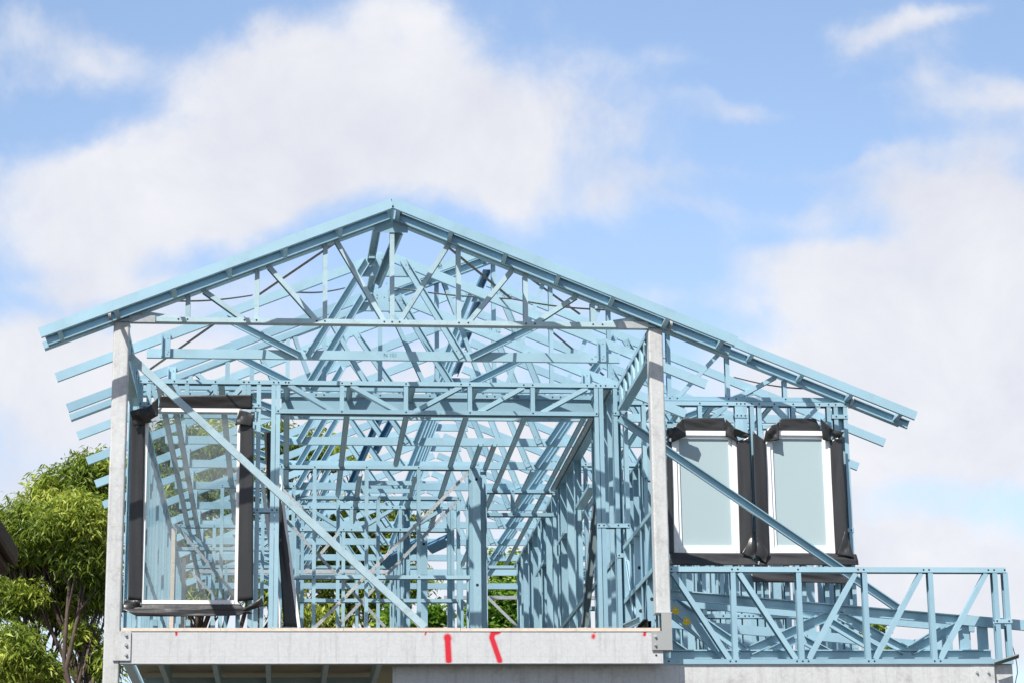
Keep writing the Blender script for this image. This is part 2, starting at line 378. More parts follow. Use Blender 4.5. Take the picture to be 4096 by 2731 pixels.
# wing wall (behind the frosted windows)
YW = 2.66
def xs(px, py, Y=YW): return at(px, py, Y).x
W2 = wallF('wing wall frame around the two frosted windows', YW, 4.80, 7.16, ZF-.05, ZT-.005,
    [5.07, (xs(2802, 1690), 6.95, None), xs(2950, 1690), xs(2966, 1690), (xs(2982, 1690), None, None), xs(3010, 1690), xs(3040, 1690),
     (xs(3176, 1690), 6.95, None), xs(3318, 1690), xs(3346, 1690), xs(3384, 1690),
     (5.42, ZF, 5.60), (5.62, ZF, 5.60), (5.80, ZF, 5.60), (5.95, ZF, 5.62), (6.45, ZF, 5.6), (6.62, ZF, 5.6), (6.85, ZF, 5.6)],
    rails=[(5.3, 5.98, 7.02-.04), (6.27, 6.98, 6.98), (5.05, 5.36, 6.44), (5.98, 6.18, 5.93), (7.0, 7.15, 5.93), (5.99, 6.12, 7.09), (6.98, 7.15, 7.09), (5.3, 7.1, 5.62), (5.3, 7.1, 5.07)],
    diags=[((5.92, zp), (5.66, 6.97)), ((6.40, zp), (6.62, 6.97)), ((6.86, zp), (6.62, 6.97))])
member(W2, 'wide_stud', 'O', (7.09, YW+.06, ZF), (7.09, YW+.06, ZT-.05), .08, .04, big=[V((7.09, YW+.06, 7.0)), V((7.09, YW+.06, 5.6))])
# steel lintel across the room under the wing gable line
bm = bmesh.new(); seg(bm, 'W', (1.46, 2.72, ZT-.085), (4.70, 2.72, ZT-.085), .165, .06); bmesh.ops.recalc_face_normals(bm, faces=bm.faces)
tag(link('lintel_beam', bm, ['blue_steel']), 'deep plain blue lintel beam seen behind the lattice lintel of the recessed wall', 'lintel beam')

W3 = wallF('internal wall frame in the middle with its top level with the galvanised cross straps', 5.84, 1.44, 3.60, ZF, ZT,
    [1.46, 1.83, 2.41, 2.992, 3.575], rails=[(1.58, 3.56, 5.98)], wide=[(3.64, ZF, ZT-.02)])
W3b = wallF('internal wall frame with a lattice lintel over the back hall', 8.14, 1.50, 3.55, ZF, ZT,
    [1.53, (1.716, None, None), (2.304, 6.94, None), (2.895, 6.94, None), 3.485, (2.21, None, 6.92), 3.53],
    rails=[(1.50, 3.50, 6.943), (1.6, 3.5, 5.55), (1.5, 3.5, 4.95)],
    diags=[((1.80, zp), (2.2, 6.95)), ((2.80, zp), (2.40, 6.95)), ((3.40, zp), (3.0, 6.95))], wide=[(3.18, ZF, 6.90), (1.60, ZF, 6.92)])
W4 = wallF('internal wall frame one room behind the middle wall', 7.56, 1.64, 3.60, ZF, ZT,
    [1.66, 2.131, 2.606, 3.087, 3.56], rails=[(1.64, 3.55, 5.99), (1.64, 3.55, 5.2)])
W5 = wallF('internal wall frame with a short header seen right of the middle post', 7.12, 3.80, 4.70, ZF, ZT,
    [3.82, (4.173, 6.94, None), 4.662], rails=[(3.80, 4.68, 6.94)])
W6 = wallF('far back wall frame in front of the bright green shrub', 12.36, 3.9, 7.1, ZF, ZT,
    [3.95, 4.265, 4.85, 5.4, 6.0, 6.6, 7.08], rails=[(3.9, 4.3, 6.70)])
W7 = wallF('far back wall frame on the left in front of the gum tree', 12.4, .1, 3.4, ZF, ZT, [.12, .7, 1.3, 1.9, 2.5, 3.1, 3.38], rails=[(.1, 3.4, 5.9)])
W8 = wallF('internal wall frame seen through the tall clear window', 9.4, .1, 1.6, ZF, ZT, [.13, .62, 1.1, 1.58],
    rails=[(.1, 1.58, 6.93), (.1, 1.58, 5.4)], diags=[((.2, zp), (.55, 6.94)), ((1.5, zp), (1.18, 6.94))])
W9 = wallF('small internal wall frame between the tall window and the middle wall', 6.9, .75, 1.62, ZF, ZT, [.78, 1.25, 1.6], rails=[(.75, 1.6, 5.1)])
W10 = wallF('rear wing room wall frame seen below the frosted windows', 5.6, 4.8, 7.1, ZF, ZT, [4.85, 5.25, 5.7, 6.1, 6.4, 6.8, 7.05], rails=[(4.8, 7.1, 5.6)])

def wallX(label, X, Y0, Y1, z0, z1, step, wide=.088, nog=None, headers=(), both=False, skip=(), holes=True):
    t = thing('wall_frame', label, 'wall frame', (X, Y0, z0))
    DN = V((0, 0, -1))
    member(t, 'top_plate', 'W', (X, Y0, z1-.041), (X, Y1, z1-.041), wide, .040, n=DN)
    member(t, 'bottom_plate', 'W', (X, Y0, z0), (X, Y1, z0), wide, .040, n=DN)
    y = Y0+.02; k = 0
    while y < Y1-.05:
        if not any(a < y < b for a, b in skip):
            bg = [V((X+random.uniform(-.006, .006), y, z)) for z in (z1-.2, (z0+z1)/2+.12, z0+.6)] if (k % 3 == 0 and holes) else []
            member(t, 'stud', 'W' if k % 3 else 'O', (X, y, z0+.003), (X, y, z1-.043), wide-.005, .04, big=bg)
        y += step*(1 if k % 4 else .45); k += 1
    if nog:
        for z in nog: member(t, 'noggin', 'F', (X-wide/2-.002, Y0, z), (X-wide/2-.002, Y1, z), .041, .03, n=V((-1, 0, 0)))
    for (a, b, z) in headers:
        member(t, 'header', 'W', (X, a, z), (X, b, z), wide+.004, .04, n=DN)
    return t
wallX('left outer wall frame running back behind the tall window', .05, 2.13, 14.5, ZF, ZT, .60, nog=[5.95], holes=False)
wallX('long internal wall frame running back on the right of the hall', 4.715, 2.15, 12.3, ZF, ZT, .64, nog=[5.55], headers=[(4.0, 5.2, 6.62), (6.2, 7.0, 6.55), (8.5, 9.5, 6.6)], skip=[(4.2, 4.9)])
wallX('short internal wall frame running back from the middle wide post', 3.72, 5.95, 8.1, ZF, ZT, .33, nog=[5.9], headers=[(6.3, 7.2, 6.62)])
wallX('internal wall frame running back between the hall and the back rooms', 2.98, 8.3, 12.3, ZF, ZT, .4)
wallX('right outer wing wall frame running back behind the frosted windows', 7.11, 2.8, 14.5, ZF, ZT, .5)
wallX('internal wing wall frame running back behind the left frosted window', 5.45, 3.4, 9.5, ZF, ZT, .4, nog=[5.6])

# lattice side beams and low side wall beside the balcony
def side_beam(label, X, Y0, Y1, zb, flip):
    t = thing('side_beam', label, 'lattice beam', (X, Y0, zb)); DN = V((0, 0, -1)); S = V((flip, 0, 0))
    member(t, 'bottom_chord', 'W', (X, Y0, zb), (X, Y1, zb), .09, .041, n=DN)
    member(t, 'top_chord', 'W', (X, Y0, ZT-.003), (X, Y1, ZT-.003), .09, .041, n=V((0, 0, 1)))
    n = 7; L = (Y1-Y0)/n
    for i in range(n):
        a = (X+flip*.042, Y0+L*i+.02, zb+.02); b = (X+flip*.042, Y0+L*(i+.5), ZT-.03); c = (X+flip*.042, Y0+L*(i+1)-.02, zb+.02)
        member(t, 'diagonal', 'F', a, b, .035, .08, n=S); 
        if i % 1 == 0: member(t, 'vertical_web', 'F', (b[0], b[1]+.03, zb+.02), (b[0], b[1]+.03, ZT-.03), .035, .08, n=S)
    return t
side_beam('lattice beam running back from the right column top to the recessed wall', 4.76, .14, 1.98, 6.965, -1)
side_beam('lattice beam running back from the left column top to the recessed wall', .075, .14, 1.98, 6.965, 1)
t = thing('side_railing_frame', 'low blue frame running back beside the right column', 'low wall frame', (4.77, .15, ZF))
zr = atx(2489, 2183, 4.72).z; DN = V((0, 0, -1))
member(t, 'top_rail', 'W', (4.77, .16, zr-.04), (4.77, 1.97, zr-.04), .09, .041, n=DN)
member(t, 'bottom_rail', 'W', (4.77, .16, ZF), (4.77, 1.97, ZF), .09, .041, n=DN)
member(t, 'noggin', 'F', (4.722, .16, 5.1), (4.722, 1.97, 5.1), .041, .08, n=V((-1, 0, 0)))
for k in range(6):
    y = .2+k*.345
    member(t, 'stud', 'W' if k % 2 else 'O', (4.77, y, ZF+.004), (4.77, y, zr-.045), .082, .04, big=[V((4.77, y, 5.3)), V((4.77, y, 4.9))])
for a, b in (((1.9, 5.5), (1.25, 4.6)), ((.3, 5.5), (.8, 4.6))):
    member(t, 'diagonal', 'F', (4.728, a[0], a[1]), (4.728, b[0], b[1]), .035, .07, n=V((-1, 0, 0)))

# ------------------------------------------------------------------ front steelwork
def column(label, X0, X1, z0, z1):
    t = thing('steel_column', label, 'steel column', (X0, 0, z0), 'galvanised columns carrying the front gable')
    bm = bmesh.new(); r = .014
    pr = []
    for cx, cy, a0 in ((X1-r, r, -90), (X1-r, .13-r, 0), (X0+r, .13-r, 90), (X0+r, r, 180)):
        for q in range(4): a = math.radians(a0+q*30); pr.append((cx+r*math.cos(a), cy+r*math.sin(a)))
    prism(bm, V((0, 0, z0)), V((0, 0, z1-.008)), V((1, 0, 0)), V((0, 1, 0)), pr)
    bmesh.ops.recalc_face_normals(bm, faces=bm.faces)
    o = link('shaft', bm, ['galvanised_column'], t)
    bm = bmesh.new(); box(bm, X0-.004, X1+.004, -.004, .134, z1-.008, z1); link('cap_plate', bm, ['galvanised'], t)
    return t
column('tall galvanised square column at the left end of the front beam', 0, .135, 0, 7.236)
cR = column('stained galvanised square column at the right end of the front beam', 4.72, 4.85, 4.70, 7.238)
bm = bmesh.new(); box(bm, 4.712, 4.858, -.008, .138, 4.692, 4.70); link('base_plate', bm, ['galvanised'], cR)

fb = thing('front_beam', 'long galvanised front floor beam with red spray paint marks', 'steel beam', (.14, 0, 4.27))
# web face as fine grid carrying the spray attribute
strokes = []
def S(pts, w, a=1.): strokes.append(([at(x, y, 0) for x, y in pts], w, a))
S([(1790, 2546), (1795, 2640)], .024, 1.25); S([(1790, 2548), (1791, 2552)], .030, 1.2)
S([(1993, 2524), (1972, 2530), (1967, 2548), (1999, 2641)], .021, 1.2)
S([(1738, 2522), (1718, 2523)], .010, 1.); S([(1705, 2523), (1701, 2537)], .008, .8)
S([(2374, 2541), (2373, 2546)], .018, .8); S([(2378, 2524), (2382, 2524)], .010, .9)
S([(2580, 2523), (2578, 2538)], .012, 1.); S([(705, 2523), (706, 2537)], .009, 1.1); S([(1995, 2524), (1996, 2526)], .016, .9)
bm = bmesh.new(); nx, nz = 560, 32; X0b, X1b, Z0b, Z1b = .139, 4.768, 4.262, 4.530
lay = bm.verts.layers.float.new('spray'); G = []
for i in range(nx+1):
    row = []
    for j in range(nz+1):
        p = V((X0b+(X1b-X0b)*i/nx, 0, Z0b+(Z1b-Z0b)*j/nz)); vv = bm.verts.new(p); val = 0
        for pts, w, a in strokes:
            for q0, q1 in zip(pts, pts[1:]):
                if abs(p.x-q0.x) > .35: continue
                d = q1-q0; d.y = 0; e = p-q0; e.y = 0
                tt = max(0, min(1, e.dot(d)/max(d.dot(d), 1e-9))); dist = (e-d*tt).length
                val = max(val, a*1.15*math.exp(-(dist/(w*1.08))**2.6) + .17*math.exp(-(dist/(w*2.6))**2))
        vv[lay] = val; row.append(vv)
    G.append(row)
for i in range(nx):
    for j in range(nz): bm.faces.new((G[i][j], G[i+1][j], G[i+1][j+1], G[i][j+1]))
link('web_plate', bm, ['beam_paint'], fb)
for z0, z1, y1 in ((4.256, 4.2615, .075), (4.5305, 4.536, .075)):
    bm = bmesh.new(); box(bm, X0b, X1b, -.004, y1, z0, z1); link('flange', bm, ['galvanised'], fb)
bm = bmesh.new(); box(bm, X0b+.002, X1b-.002, .002, .007, 4.262, 4.530); link('back_face', bm, ['galvanised'], fb)
def boltp(parent, c, r=.011, h=.012):
    bm = bmesh.new(); disc(bm, c, NF, r*1.5, .003, 0, 14); disc(bm, V(c)+V((0, -.003, 0)), NF, r, h, 0, 6); link('bolt', bm, ['galvanised'], parent)
a = at(454, 2523, -.012); b = at(521, 2640, -.012)
bm = bmesh.new(); box(bm, a.x, b.x, -.014, -.005, b.z, a.z); bmesh.ops.bevel(bm, geom=[e for e in bm.edges], offset=.003, segments=1); link('end_plate', bm, ['galvanised_column'], fb)
for y in (2538, 2577, 2616): boltp(fb, at(505, y, -.014))
br = thing('column_bracket', 'grey painted bracket with two bolts under the right column', 'bracket', (4.75, 0, 4.45))
a = at(2606, 2526, -.01); b = at(2690, 2598, -.01); c = at(2645, 2457, -.01); d = at(2688, 2527, -.01)
bm = bmesh.new(); box(bm, a.x, b.x, -.016, -.006, b.z, a.z); box(bm, c.x, b.x-.0005, -.0155, -.0055, a.z+.0002, 4.690); link('front_plate', bm, ['grey_paint_steel'], br)
bm = bmesh.new(); box(bm, b.x-.008, b.x-.001, -.005, .16, b.z, 4.690); link('side_plate', bm, ['grey_paint_steel'], br)
bm = bmesh.new(); box(bm, 4.771, b.x-.009, -.005, .15, b.z+.001, b.z+.009); link('base_plate', bm, ['grey_paint_steel'], br)
for y in (2543, 2577): boltp(br, at(2622, y, -.016), .010)
disc_bm = bmesh.new(); disc(disc_bm, at(2625, 2619, 0)+V((0, -.0005, 0)), NF, .010, .001, 0); link('bolt_hole', disc_bm, ['hole'], fb)

# floor deck and joists
bm = bmesh.new(); box(bm, .14, 4.755, .004, 14.5, 4.5365, 4.5385); link('underside', bm, ['chipboard']).name = 'x'
dk = bpy.data.objects['x']; dk.name = 'floor_deck'; tag(dk, 'chipboard floor deck on the front beam, dark beneath', 'floor deck')
rng = random.Random(3)
e = [.145, .98, 2.02, 3.02, 3.36, 4.02, 4.752]
names = ['left end', 'second', 'third', 'middle', 'fifth', 'right end']
bm = bmesh.new()
for i in range(6):
    x0, x1 = e[i]+.0015, e[i+1]-.0015; zt = ZF-.003+rng.uniform(-.002, .002)
    y0_ = .012+rng.uniform(-.006, .004)
    box(bm, x0, x1, y0_, .10, 4.5395, zt); box(bm, x0, x1, .1005, 14.4, 4.5395, zt-.0005, 1)
o = link('floor_sheet', bm, ['ply', 'deck_top'], dk)
bm = bmesh.new(); box(bm, 4.80, 7.15, 2.72, 14.5, 4.44, 4.505); tag(link('wing_floor', bm, ['deck_top']), 'timber floor deck of the right wing behind the wing wall', 'floor deck')
for k in range(10):
    x = .456+.4715*k
    bm = bmesh.new(); seg(bm, 'W', (x, .08, 4.45), (x, 2.68, 4.45), .165, .045, n=V((-1, 0, 0)) if x > 1.5 else V((1, 0, 0)))
    bmesh.ops.recalc_face_normals(bm, faces=bm.faces)
    tag(link('floor_joist', bm, ['teal_shade']), 'steel floor joist under the deck, %s from the left column' % ORD[k], 'floor joist', 'floor joists under the front deck')
zc = at(900, 2713, 2.7).z
bm = bmesh.new(); box(bm, .20, 2.35, 2.7, 2.78, zc-.28, zc); box(bm, .18, 2.37, 2.69, 2.79, zc+.001, zc+.012)
tag(link('cross_beam', bm, ['teal_shade']), 'dark blue cross beam under the floor joists', 'steel beam')
# lower galvanised beam carrying the low railing truss
lb = thing('lower_beam', 'weathered grey steel beam under the railing, running out to the right', 'steel beam', (5, .17, 4.0))
bm = bmesh.new(); box(bm, 2.445, 7.732, .165, .173, 3.93, 4.262); link('web_plate', bm, ['galvanised_column'], lb)
bm = bmesh.new(); box(bm, 2.445, 7.732, .160, .26, 4.2625, 4.270); box(bm, 2.445, 7.732, .160, .26, 3.92, 3.9295); link('flange', bm, ['galvanised'], lb)
bm = bmesh.new(); box(bm, 7.735, 7.905, .20, .34, 3.0, 4.268); link('end_post', bm, ['galvanised_column'], lb)
a = at(3888, 2667, .16)
bm = bmesh.new(); box(bm, a.x, 7.728, .157, .1645, 3.94, a.z); link('splice_plate', bm, ['galvanised_column'], lb)
a = at(1572, 2665, .16)
bm = bmesh.new(); box(bm, 2.447, 2.67, .157, .1645, 3.94, a.z); link('splice_plate', bm, ['galvanised_column'], lb)
for x in (3908, 3954): boltp(lb, at(x, 2688, .157), .010)
for x in (1594, 1641): boltp(lb, at(x, 2691, .157), .008)
for k, (X, Y) in enumerate(((2.55, .3), (5.2, .3), (7.82, .3))):
    bm = bmesh.new(); box(bm, X-.05, X+.05, Y+.0, Y+.1, 0, 3.915 if k < 2 else 2.999)
    tag(link('support_post', bm, ['galvanised_column']), 'galvanised post holding up the lower beam, %s from the left' % ORD[k], 'steel post')

# ------------------------------------------------------------------ railing truss on the right
YB = .15
rl = thing('railing_frame', 'long low lattice frame standing on the lower beam at right', 'lattice frame', (4.85, YB, 4.27))
def bp(px, py): return at(px, py, YB)
zt_, zb_ = 5.103, 4.293
hx = [at(x, 2274, YB).x for x in (2686, 2928, 2951, 3192, 3432, 3455, 3694, 3716, 3953, 3976, 4018)]
hb = [at(x, 2641, YB).x for x in (2675, 2921, 2944, 3188, 3211, 3234, 3475, 3498, 3739, 3762)]
member(rl, 'top_rail', 'F', (hx[0]-.02, YB, zt_), (7.892, YB, zt_), .046, .09, holes=[V((x, YB, zt_)) for x in hx], side=-1)
member(rl, 'bottom_rail', 'F', (4.79, YB, zb_), (7.905, YB, zb_), .043, .09, holes=[V((x, YB, zb_+.002)) for x in hb], side=1)
for p0, p1 in (((2931, 2285), (2946, 2633)), ((3194, 2285), (3210, 2633)), ((3458, 2285), (3477, 2633)), ((3721, 2285), (3743, 2633)), ((3981, 2285), (4001, 2633)), ((4021, 2285), (4046, 2633))):
    a, b = bp(*p0), bp(*p1); x = (a.x+b.x)/2
    member(rl, 'vertical_web', 'F', (x, YB+.003, zb_+.02), (x, YB+.003, zt_-.02), .043, .084, side=1)
for p0, p1 in (((2694, 2288), (2920, 2632)), ((2958, 2288), (3186, 2632)), ((3424, 2288), (3238, 2632)), ((3686, 2288), (3503, 2632)), ((3946, 2288), (3764, 2632))):
    a, b = bp(*p0), bp(*p1)
    member(rl, 'diagonal', 'F', (a.x, YB+.005, zt_-.03), (b.x, YB+.005, zb_+.02), .043, .08, side=1 if a.x > b.x else -1)
a, b = bp(3988, 2482), bp(4036, 2482)
member(rl, 'noggin', 'F', (a.x-.02, YB-.003, a.z), (b.x+.03, YB-.003, a.z), .035, .06, holes=[V((a.x, YB-.003, a.z)), V((b.x, YB-.003, a.z))])
txt(rl, 'L30', at(2708, 2643, YB-.003), .032, 'marker_faint')
# low skillion trusses behind the railing
def skillion(label, Y, dz, tail):
    t = thing('skillion_truss', label, 'roof truss', (4.9, Y, 4.37), 'low skillion trusses behind the railing')
    f = lambda x: 4.914 - .0855*(x-4.91)+dz
    kind = 'O' if tail else 'W'
    member(t, 'top_chord', kind, (4.9, Y, f(4.9)), (7.60, Y, f(7.60)), .086, .04, screws=[V((x, Y, f(x))) for x in (4.95, 5.0, 6.35, 6.4, 6.47)])
    member(t, 'tail_splice', 'W', (7.50, Y-.045, f(7.5)-.0), (8.12 if tail else 7.8, Y-.045, f(8.12 if tail else 7.8)), .09, .04)
    member(t, 'bottom_chord', 'O', (4.9, Y, 4.385), (7.78, Y, 4.385), .08, .04, m='blue_steel')
    zb = 4.42
    W = [((4.93, f(4.93)-.06), (5.55, zb)), ((5.6, zb), (6.35, f(6.35)-.05)), ((6.42, f(6.42)-.05), (7.0, zb)), ((7.05, zb), (7.5, f(7.5)-.05)), ((5.1, f(5.1)-.05), (5.3, zb)) ]
    for a, b in W[:4]: web(t, a, b, Y-.006, w=.085)
    for x in (7.55, 7.72):
        member(t, 'end_post', 'W', (x, Y-.002, 4.42), (x, Y-.002, f(x)), .09, .04)
    return t
skillion('low sloping blue truss just behind the railing frame', .40, 0, True)
skillion('second low sloping blue truss behind the railing frame', .95, .04, False)
skillion('third low sloping blue truss, nearest the wing wall', 1.95, .0, False)
# extra diagonal channels behind railing
bm = bmesh.new(); p0, p1 = at(2690, 2410, .33), at(2880, 2600, .33); seg(bm, 'W', p0, p1, .085, .04); bmesh.ops.recalc_face_normals(bm, faces=bm.faces)
o = link('brace_channel', bm, ['blue_steel']); tag(o, 'blue channel with two yellow paint spots beside the bracket', 'brace')
for px, py in ((2702, 2440), (2746, 2483)):
    q = at(px, py, .328); bm = bmesh.new()
    vs = [bm.verts.new(q + V((.030*math.cos(t_)*(1+.2*math.sin(3*t_)), -.003, -.036*math.sin(t_)))) for t_ in [i*.524 for i in range(12)]]
    bm.faces.new(vs); ob = link('paint_spot', bm, ['yellow_paint'], o); disc_ = bmesh.new(); disc(disc_, q+V((0, -.004, .006)), NF, .007, .008, 0); link('bolt', disc_, ['screw'], o)
# gutter-like bent strip and cable at the far right
p0, p1 = at(3978, 2655, .1), at(4076, 2623, .1)
bm = bmesh.new(); seg(bm, 'W', p0, p1, .05, .012, n=V((0, -.6, -1))); bmesh.ops.recalc_face_normals(bm, faces=bm.faces)
tag(link('loose_angle', bm, ['shaded_steel']), 'short loose blue angle strip at the right end of the railing', 'steel angle')  # darkened colour stands for the angle's unlit underside
def tube(name, pts, r, m, label, cat):
    bm = bmesh.new(); rings = []
    for i, p in enumerate(pts):
        d = (pts[min(i+1, len(pts)-1)]-pts[max(i-1, 0)]).normalized(); a = d.cross(V((0, 1, 0.1))).normalized(); b = d.cross(a)
        rings.append([bm.verts.new(p+(a*math.cos(q*1.0472)+b*math.sin(q*1.0472))*r) for q in range(6)])
    for A, B in zip(rings, rings[1:]):
        for q in range(6): bm.faces.new((A[q], A[(q+1) % 6], B[(q+1) % 6], B[q]))
    bm.faces.new(rings[0]); bm.faces.new(rings[-1][::-1]); bmesh.ops.recalc_face_normals(bm, faces=bm.faces)
    for f in bm.faces: f.smooth = True
    return tag(link(name, bm, [m]), label, cat)
tube('cable', [at(x, y, .3) for x, y in ((4046, 2570), (4052, 2590), (4062, 2625), (4068, 2660), (4070, 2690), (4064, 2715), (4058, 2760))], .004, 'cable_purple', 'thin purple cable hanging down at the far right post', 'cable')

# ------------------------------------------------------------------ temporary props, straps, battens
def prop(label, p0, p1):
    bm = bmesh.new(); seg(bm, 'F', p0, p1, .062, .045, side=1); bmesh.ops.recalc_face_normals(bm, faces=bm.faces)
    return tag(link('diagonal_prop', bm, ['blue_steel_worn']), label, 'brace')
prop('long blue diagonal prop crossing in front of the tall clear window', at(518, 1420, .16), at(1700, 2506, .20))
bm = bmesh.new(); seg(bm, 'O', at(2475, 1672, 1.93), at(3590, 2432, 2.25), .078, .042); bmesh.ops.recalc_face_normals(bm, faces=bm.faces)
tag(link('diagonal_prop', bm, ['blue_steel']), 'long blue channel prop passing in front of the two frosted windows', 'brace')
def strap(label, p0, p1, w=.030, sag=0., grp='galvanised strap braces', n=NF, m='galvanised'):
    bm = bmesh.new(); p0, p1 = V(p0), V(p1); a = (p1-p0).normalized(); v = -n.normalized(); v = (v-a*v.dot(a)).normalized(); u = a.cross(v); N = 14
    L = (p1-p0).length; prev = None
    for i in range(N+1):
        q = p0.lerp(p1, i/N)+V((0, 0, -sag*math.sin(math.pi*i/N)))
        ring = [bm.verts.new(q+u*s*w/2+v*t_) for s, t_ in ((-1, 0), (1, 0), (1, .0015), (-1, .0015))]
        if prev:
            for k in range(4): bm.faces.new((prev[k], prev[(k+1) % 4], ring[(k+1) % 4], ring[k]))
        prev = ring
    k = 0; s = .03
    while s < L:
        disc(bm, p0+a*s+V((0, 0, -sag*math.sin(math.pi*s/L)))+u*(.006 if k % 2 else -.006), -v, .0035, .001, 1, 6); s += .045; k += 1
    bmesh.ops.recalc_face_normals(bm, faces=bm.faces)
    return tag(link('strap_brace', bm, [m, 'hole']), label, 'strap brace', grp)
strap('bright perforated strap rising right across the middle wall frame', at(1262, 2506, 5.8), at(1872, 1890, 5.8), .036)
strap('perforated strap rising right across the second internal wall frame', at(1350, 2506, 7.5), at(1826, 2004, 7.5), .036)
strap('perforated strap falling right from the middle wall to the deck', at(1145, 2080, 6.6), at(1540, 2506, 6.6), .036)
strap('perforated strap running beside the long diagonal prop to the deck', at(1112, 1938, 5.7), at(1680, 2506, 5.6), .036)
strap('upper perforated strap seen through the tall clear window', at(700, 2095, 6.8), at(940, 2378, 6.8), .036)
strap('lower perforated strap seen through the tall clear window', at(760, 2283, 9.3), at(900, 2420, 9.3), .036)
strap('perforated strap falling right in front of the green shrub', at(1950, 2386, 12.2), at(2075, 2510, 12.2), .04)
strap('short perforated strap rising left of the middle wall', at(1215, 2290, 7.4), at(1350, 2135, 7.4), .036)
UP = V((0, 0, 1))
def rs(label, a, b, rx, rz, side, sag=0.0): strap(label, atroof(*a, rx, rz, side), atroof(*b, rx, rz, side), .026, sag, 'roof strap braces', V((0, -.6, -1)), 'strap_metal')
rs('roof strap falling right from beside the front gable peak', (1675, 893), (2045, 1196), 2.425, 8.315, 1)
rs('roof strap running right, crossing the second truss', (1578, 1152), (2045, 1196), 2.425, 8.315, 1, .02)
rs('roof strap running on right toward the narrow roof eave', (2045, 1196), (2420, 1240), 2.425, 8.315, 1, .02)
rs('roof strap rising from the left slope to the front gable peak', (1035, 1180), (1455, 895), 2.425, 8.315, -1)
rs('nearly level roof strap on the left slope between the trusses', (680, 1205), (1010, 1182), 2.425, 8.315, -1, .02)
rs('roof strap running right from the left slope toward the peak', (1190, 1170), (1380, 1153), 2.425, 8.315, -1, .02)
rs('lower left roof strap falling to the eave behind the first truss', (595, 1480), (865, 1290), 2.425, 8.315, -1)
rs('wing roof strap above the right frosted window', (2935, 1507), (3260, 1555), 3.575, 8.781, 1, .03)
rs('roof strap falling right below the wide ridge', (2060, 1070), (2320, 1258), 3.575, 8.781, 1)
rs('lower roof strap falling right over the internal wall', (2175, 1300), (2415, 1500), 3.575, 8.781, 1)
DNV = V((0, 0, -1))
bx_ = [(.283, 14.3), (.40, 12.3), (.881, 9.3), (1.511, 7.4), (2.124, 7.5), (2.732, 5.8), (3.346, 9.6), (3.953, 12.3), (4.565, 12.2), (4.64, 7.1)]
bl = ['above the left wall', 'just right of the left wall', 'behind the right edge of the tall window', 'just right of the double stud', 'second over the hall', 'middle over the hall',
      'right of the hall middle', 'left of the long wall', 'along the long wall', 'galvanised one touching the long wall']
for (x, y1), l in zip(bx_, bl):
    bm = bmesh.new(); gal = x in (4.64, .283, .40)
    seg(bm, 'H', (x, 2.12, ZT-.026), (x, y1, ZT-.026), .062, .024, n=DNV); bmesh.ops.recalc_face_normals(bm, faces=bm.faces)
    tag(link('ceiling_batten', bm, ['galvanised' if gal else 'blue_steel']), 'ceiling batten running back under the trusses, '+l, 'ceiling batten', 'ceiling battens')
for k, (x, y0, y1) in enumerate(((2.35, 6.3, 9.2), (2.98, 6.3, 9.2), (4.3, 6.0, 8.2), (5.2, 2.8, 9), (5.8, 2.8, 9), (6.4, 2.8, 9), (3.6, 4.7, 6.2), (3.75, 4.7, 6.0), (5.5, 2.8, 7))):
    bm = bmesh.new(); seg(bm, 'H', (x, y0, ZT-.026), (x, y1, ZT-.026), .062, .024, n=DNV); bmesh.ops.recalc_face_normals(bm, faces=bm.faces)
    tag(link('ceiling_batten', bm, ['blue_steel']), 'short rear ceiling batten under the wide trusses, %s from the left' % ORD[[0, 1, 4, 5, 7, 8, 2, 3, 6][k]], 'ceiling batten', 'ceiling battens')
# manhole trimmers
for k, y in enumerate((6.55, 7.0)):
    bm = bmesh.new(); seg(bm, 'W', (2.38, y, ZT-.05), (2.95, y, ZT-.05), .05, .03); bmesh.ops.recalc_face_normals(bm, faces=bm.faces)
    tag(link('ceiling_trimmer', bm, ['blue_steel']), '%s trimmer between two rear ceiling battens' % ('front' if k == 0 else 'back'), 'trimmer')
for k, (x0, x1, y, px) in enumerate(((.3, 3.0, 12.9, 0), (3.75, 7.0, 13.1, 0))):
    bm = bmesh.new(); z = at(1400, 2285, y).z if k == 0 else at(2050, 2388, y).z
    seg(bm, 'W', (x0, y, z), (x1, y, z), .05, .05); bmesh.ops.recalc_face_normals(bm, faces=bm.faces)
    tag(link('rear_beam', bm, ['galvanised']), 'dull galvanised beam at the back of the house, %s one' % ('left' if k == 0 else 'right'), 'steel beam')

for k, (px, py, Y, l) in enumerate(((436, 1262, -.05, 'left column top'), (2686, 1300, -.05, 'right column top'), (3412, 1598, 2.64, 'wing wall corner'))):
    c = at(px, py, Y); sx = -1 if k == 0 else 1
    bm = bmesh.new(); prev = None
    for q in range(11):
        th = math.pi*q/10; p = c+V((sx*(.010*math.sin(th)), -.012+.10*(q/10)**2*.4, .062*math.cos(th))) if False else c+V((-sx*.03*(q/10)**2, -.02*math.sin(th)+.05*(q/10)**3, .055-.13*(q/10)))
        r_ = [bm.verts.new(p+V((dx, dy, 0))) for dx, dy in ((-.013, 0), (.013, 0), (.013, .002), (-.013, .002))]
        if prev:
            for z in range(4): bm.faces.new((prev[z], prev[(z+1) % 4], r_[(z+1) % 4], r_[z]))
        prev = r_
    bmesh.ops.recalc_face_normals(bm, faces=bm.faces)
    tag(link('tie_strap', bm, ['galvanised']), 'short bent galvanised tie strap hooked under the barge at the '+l, 'tie strap', 'galvanised eave tie straps')

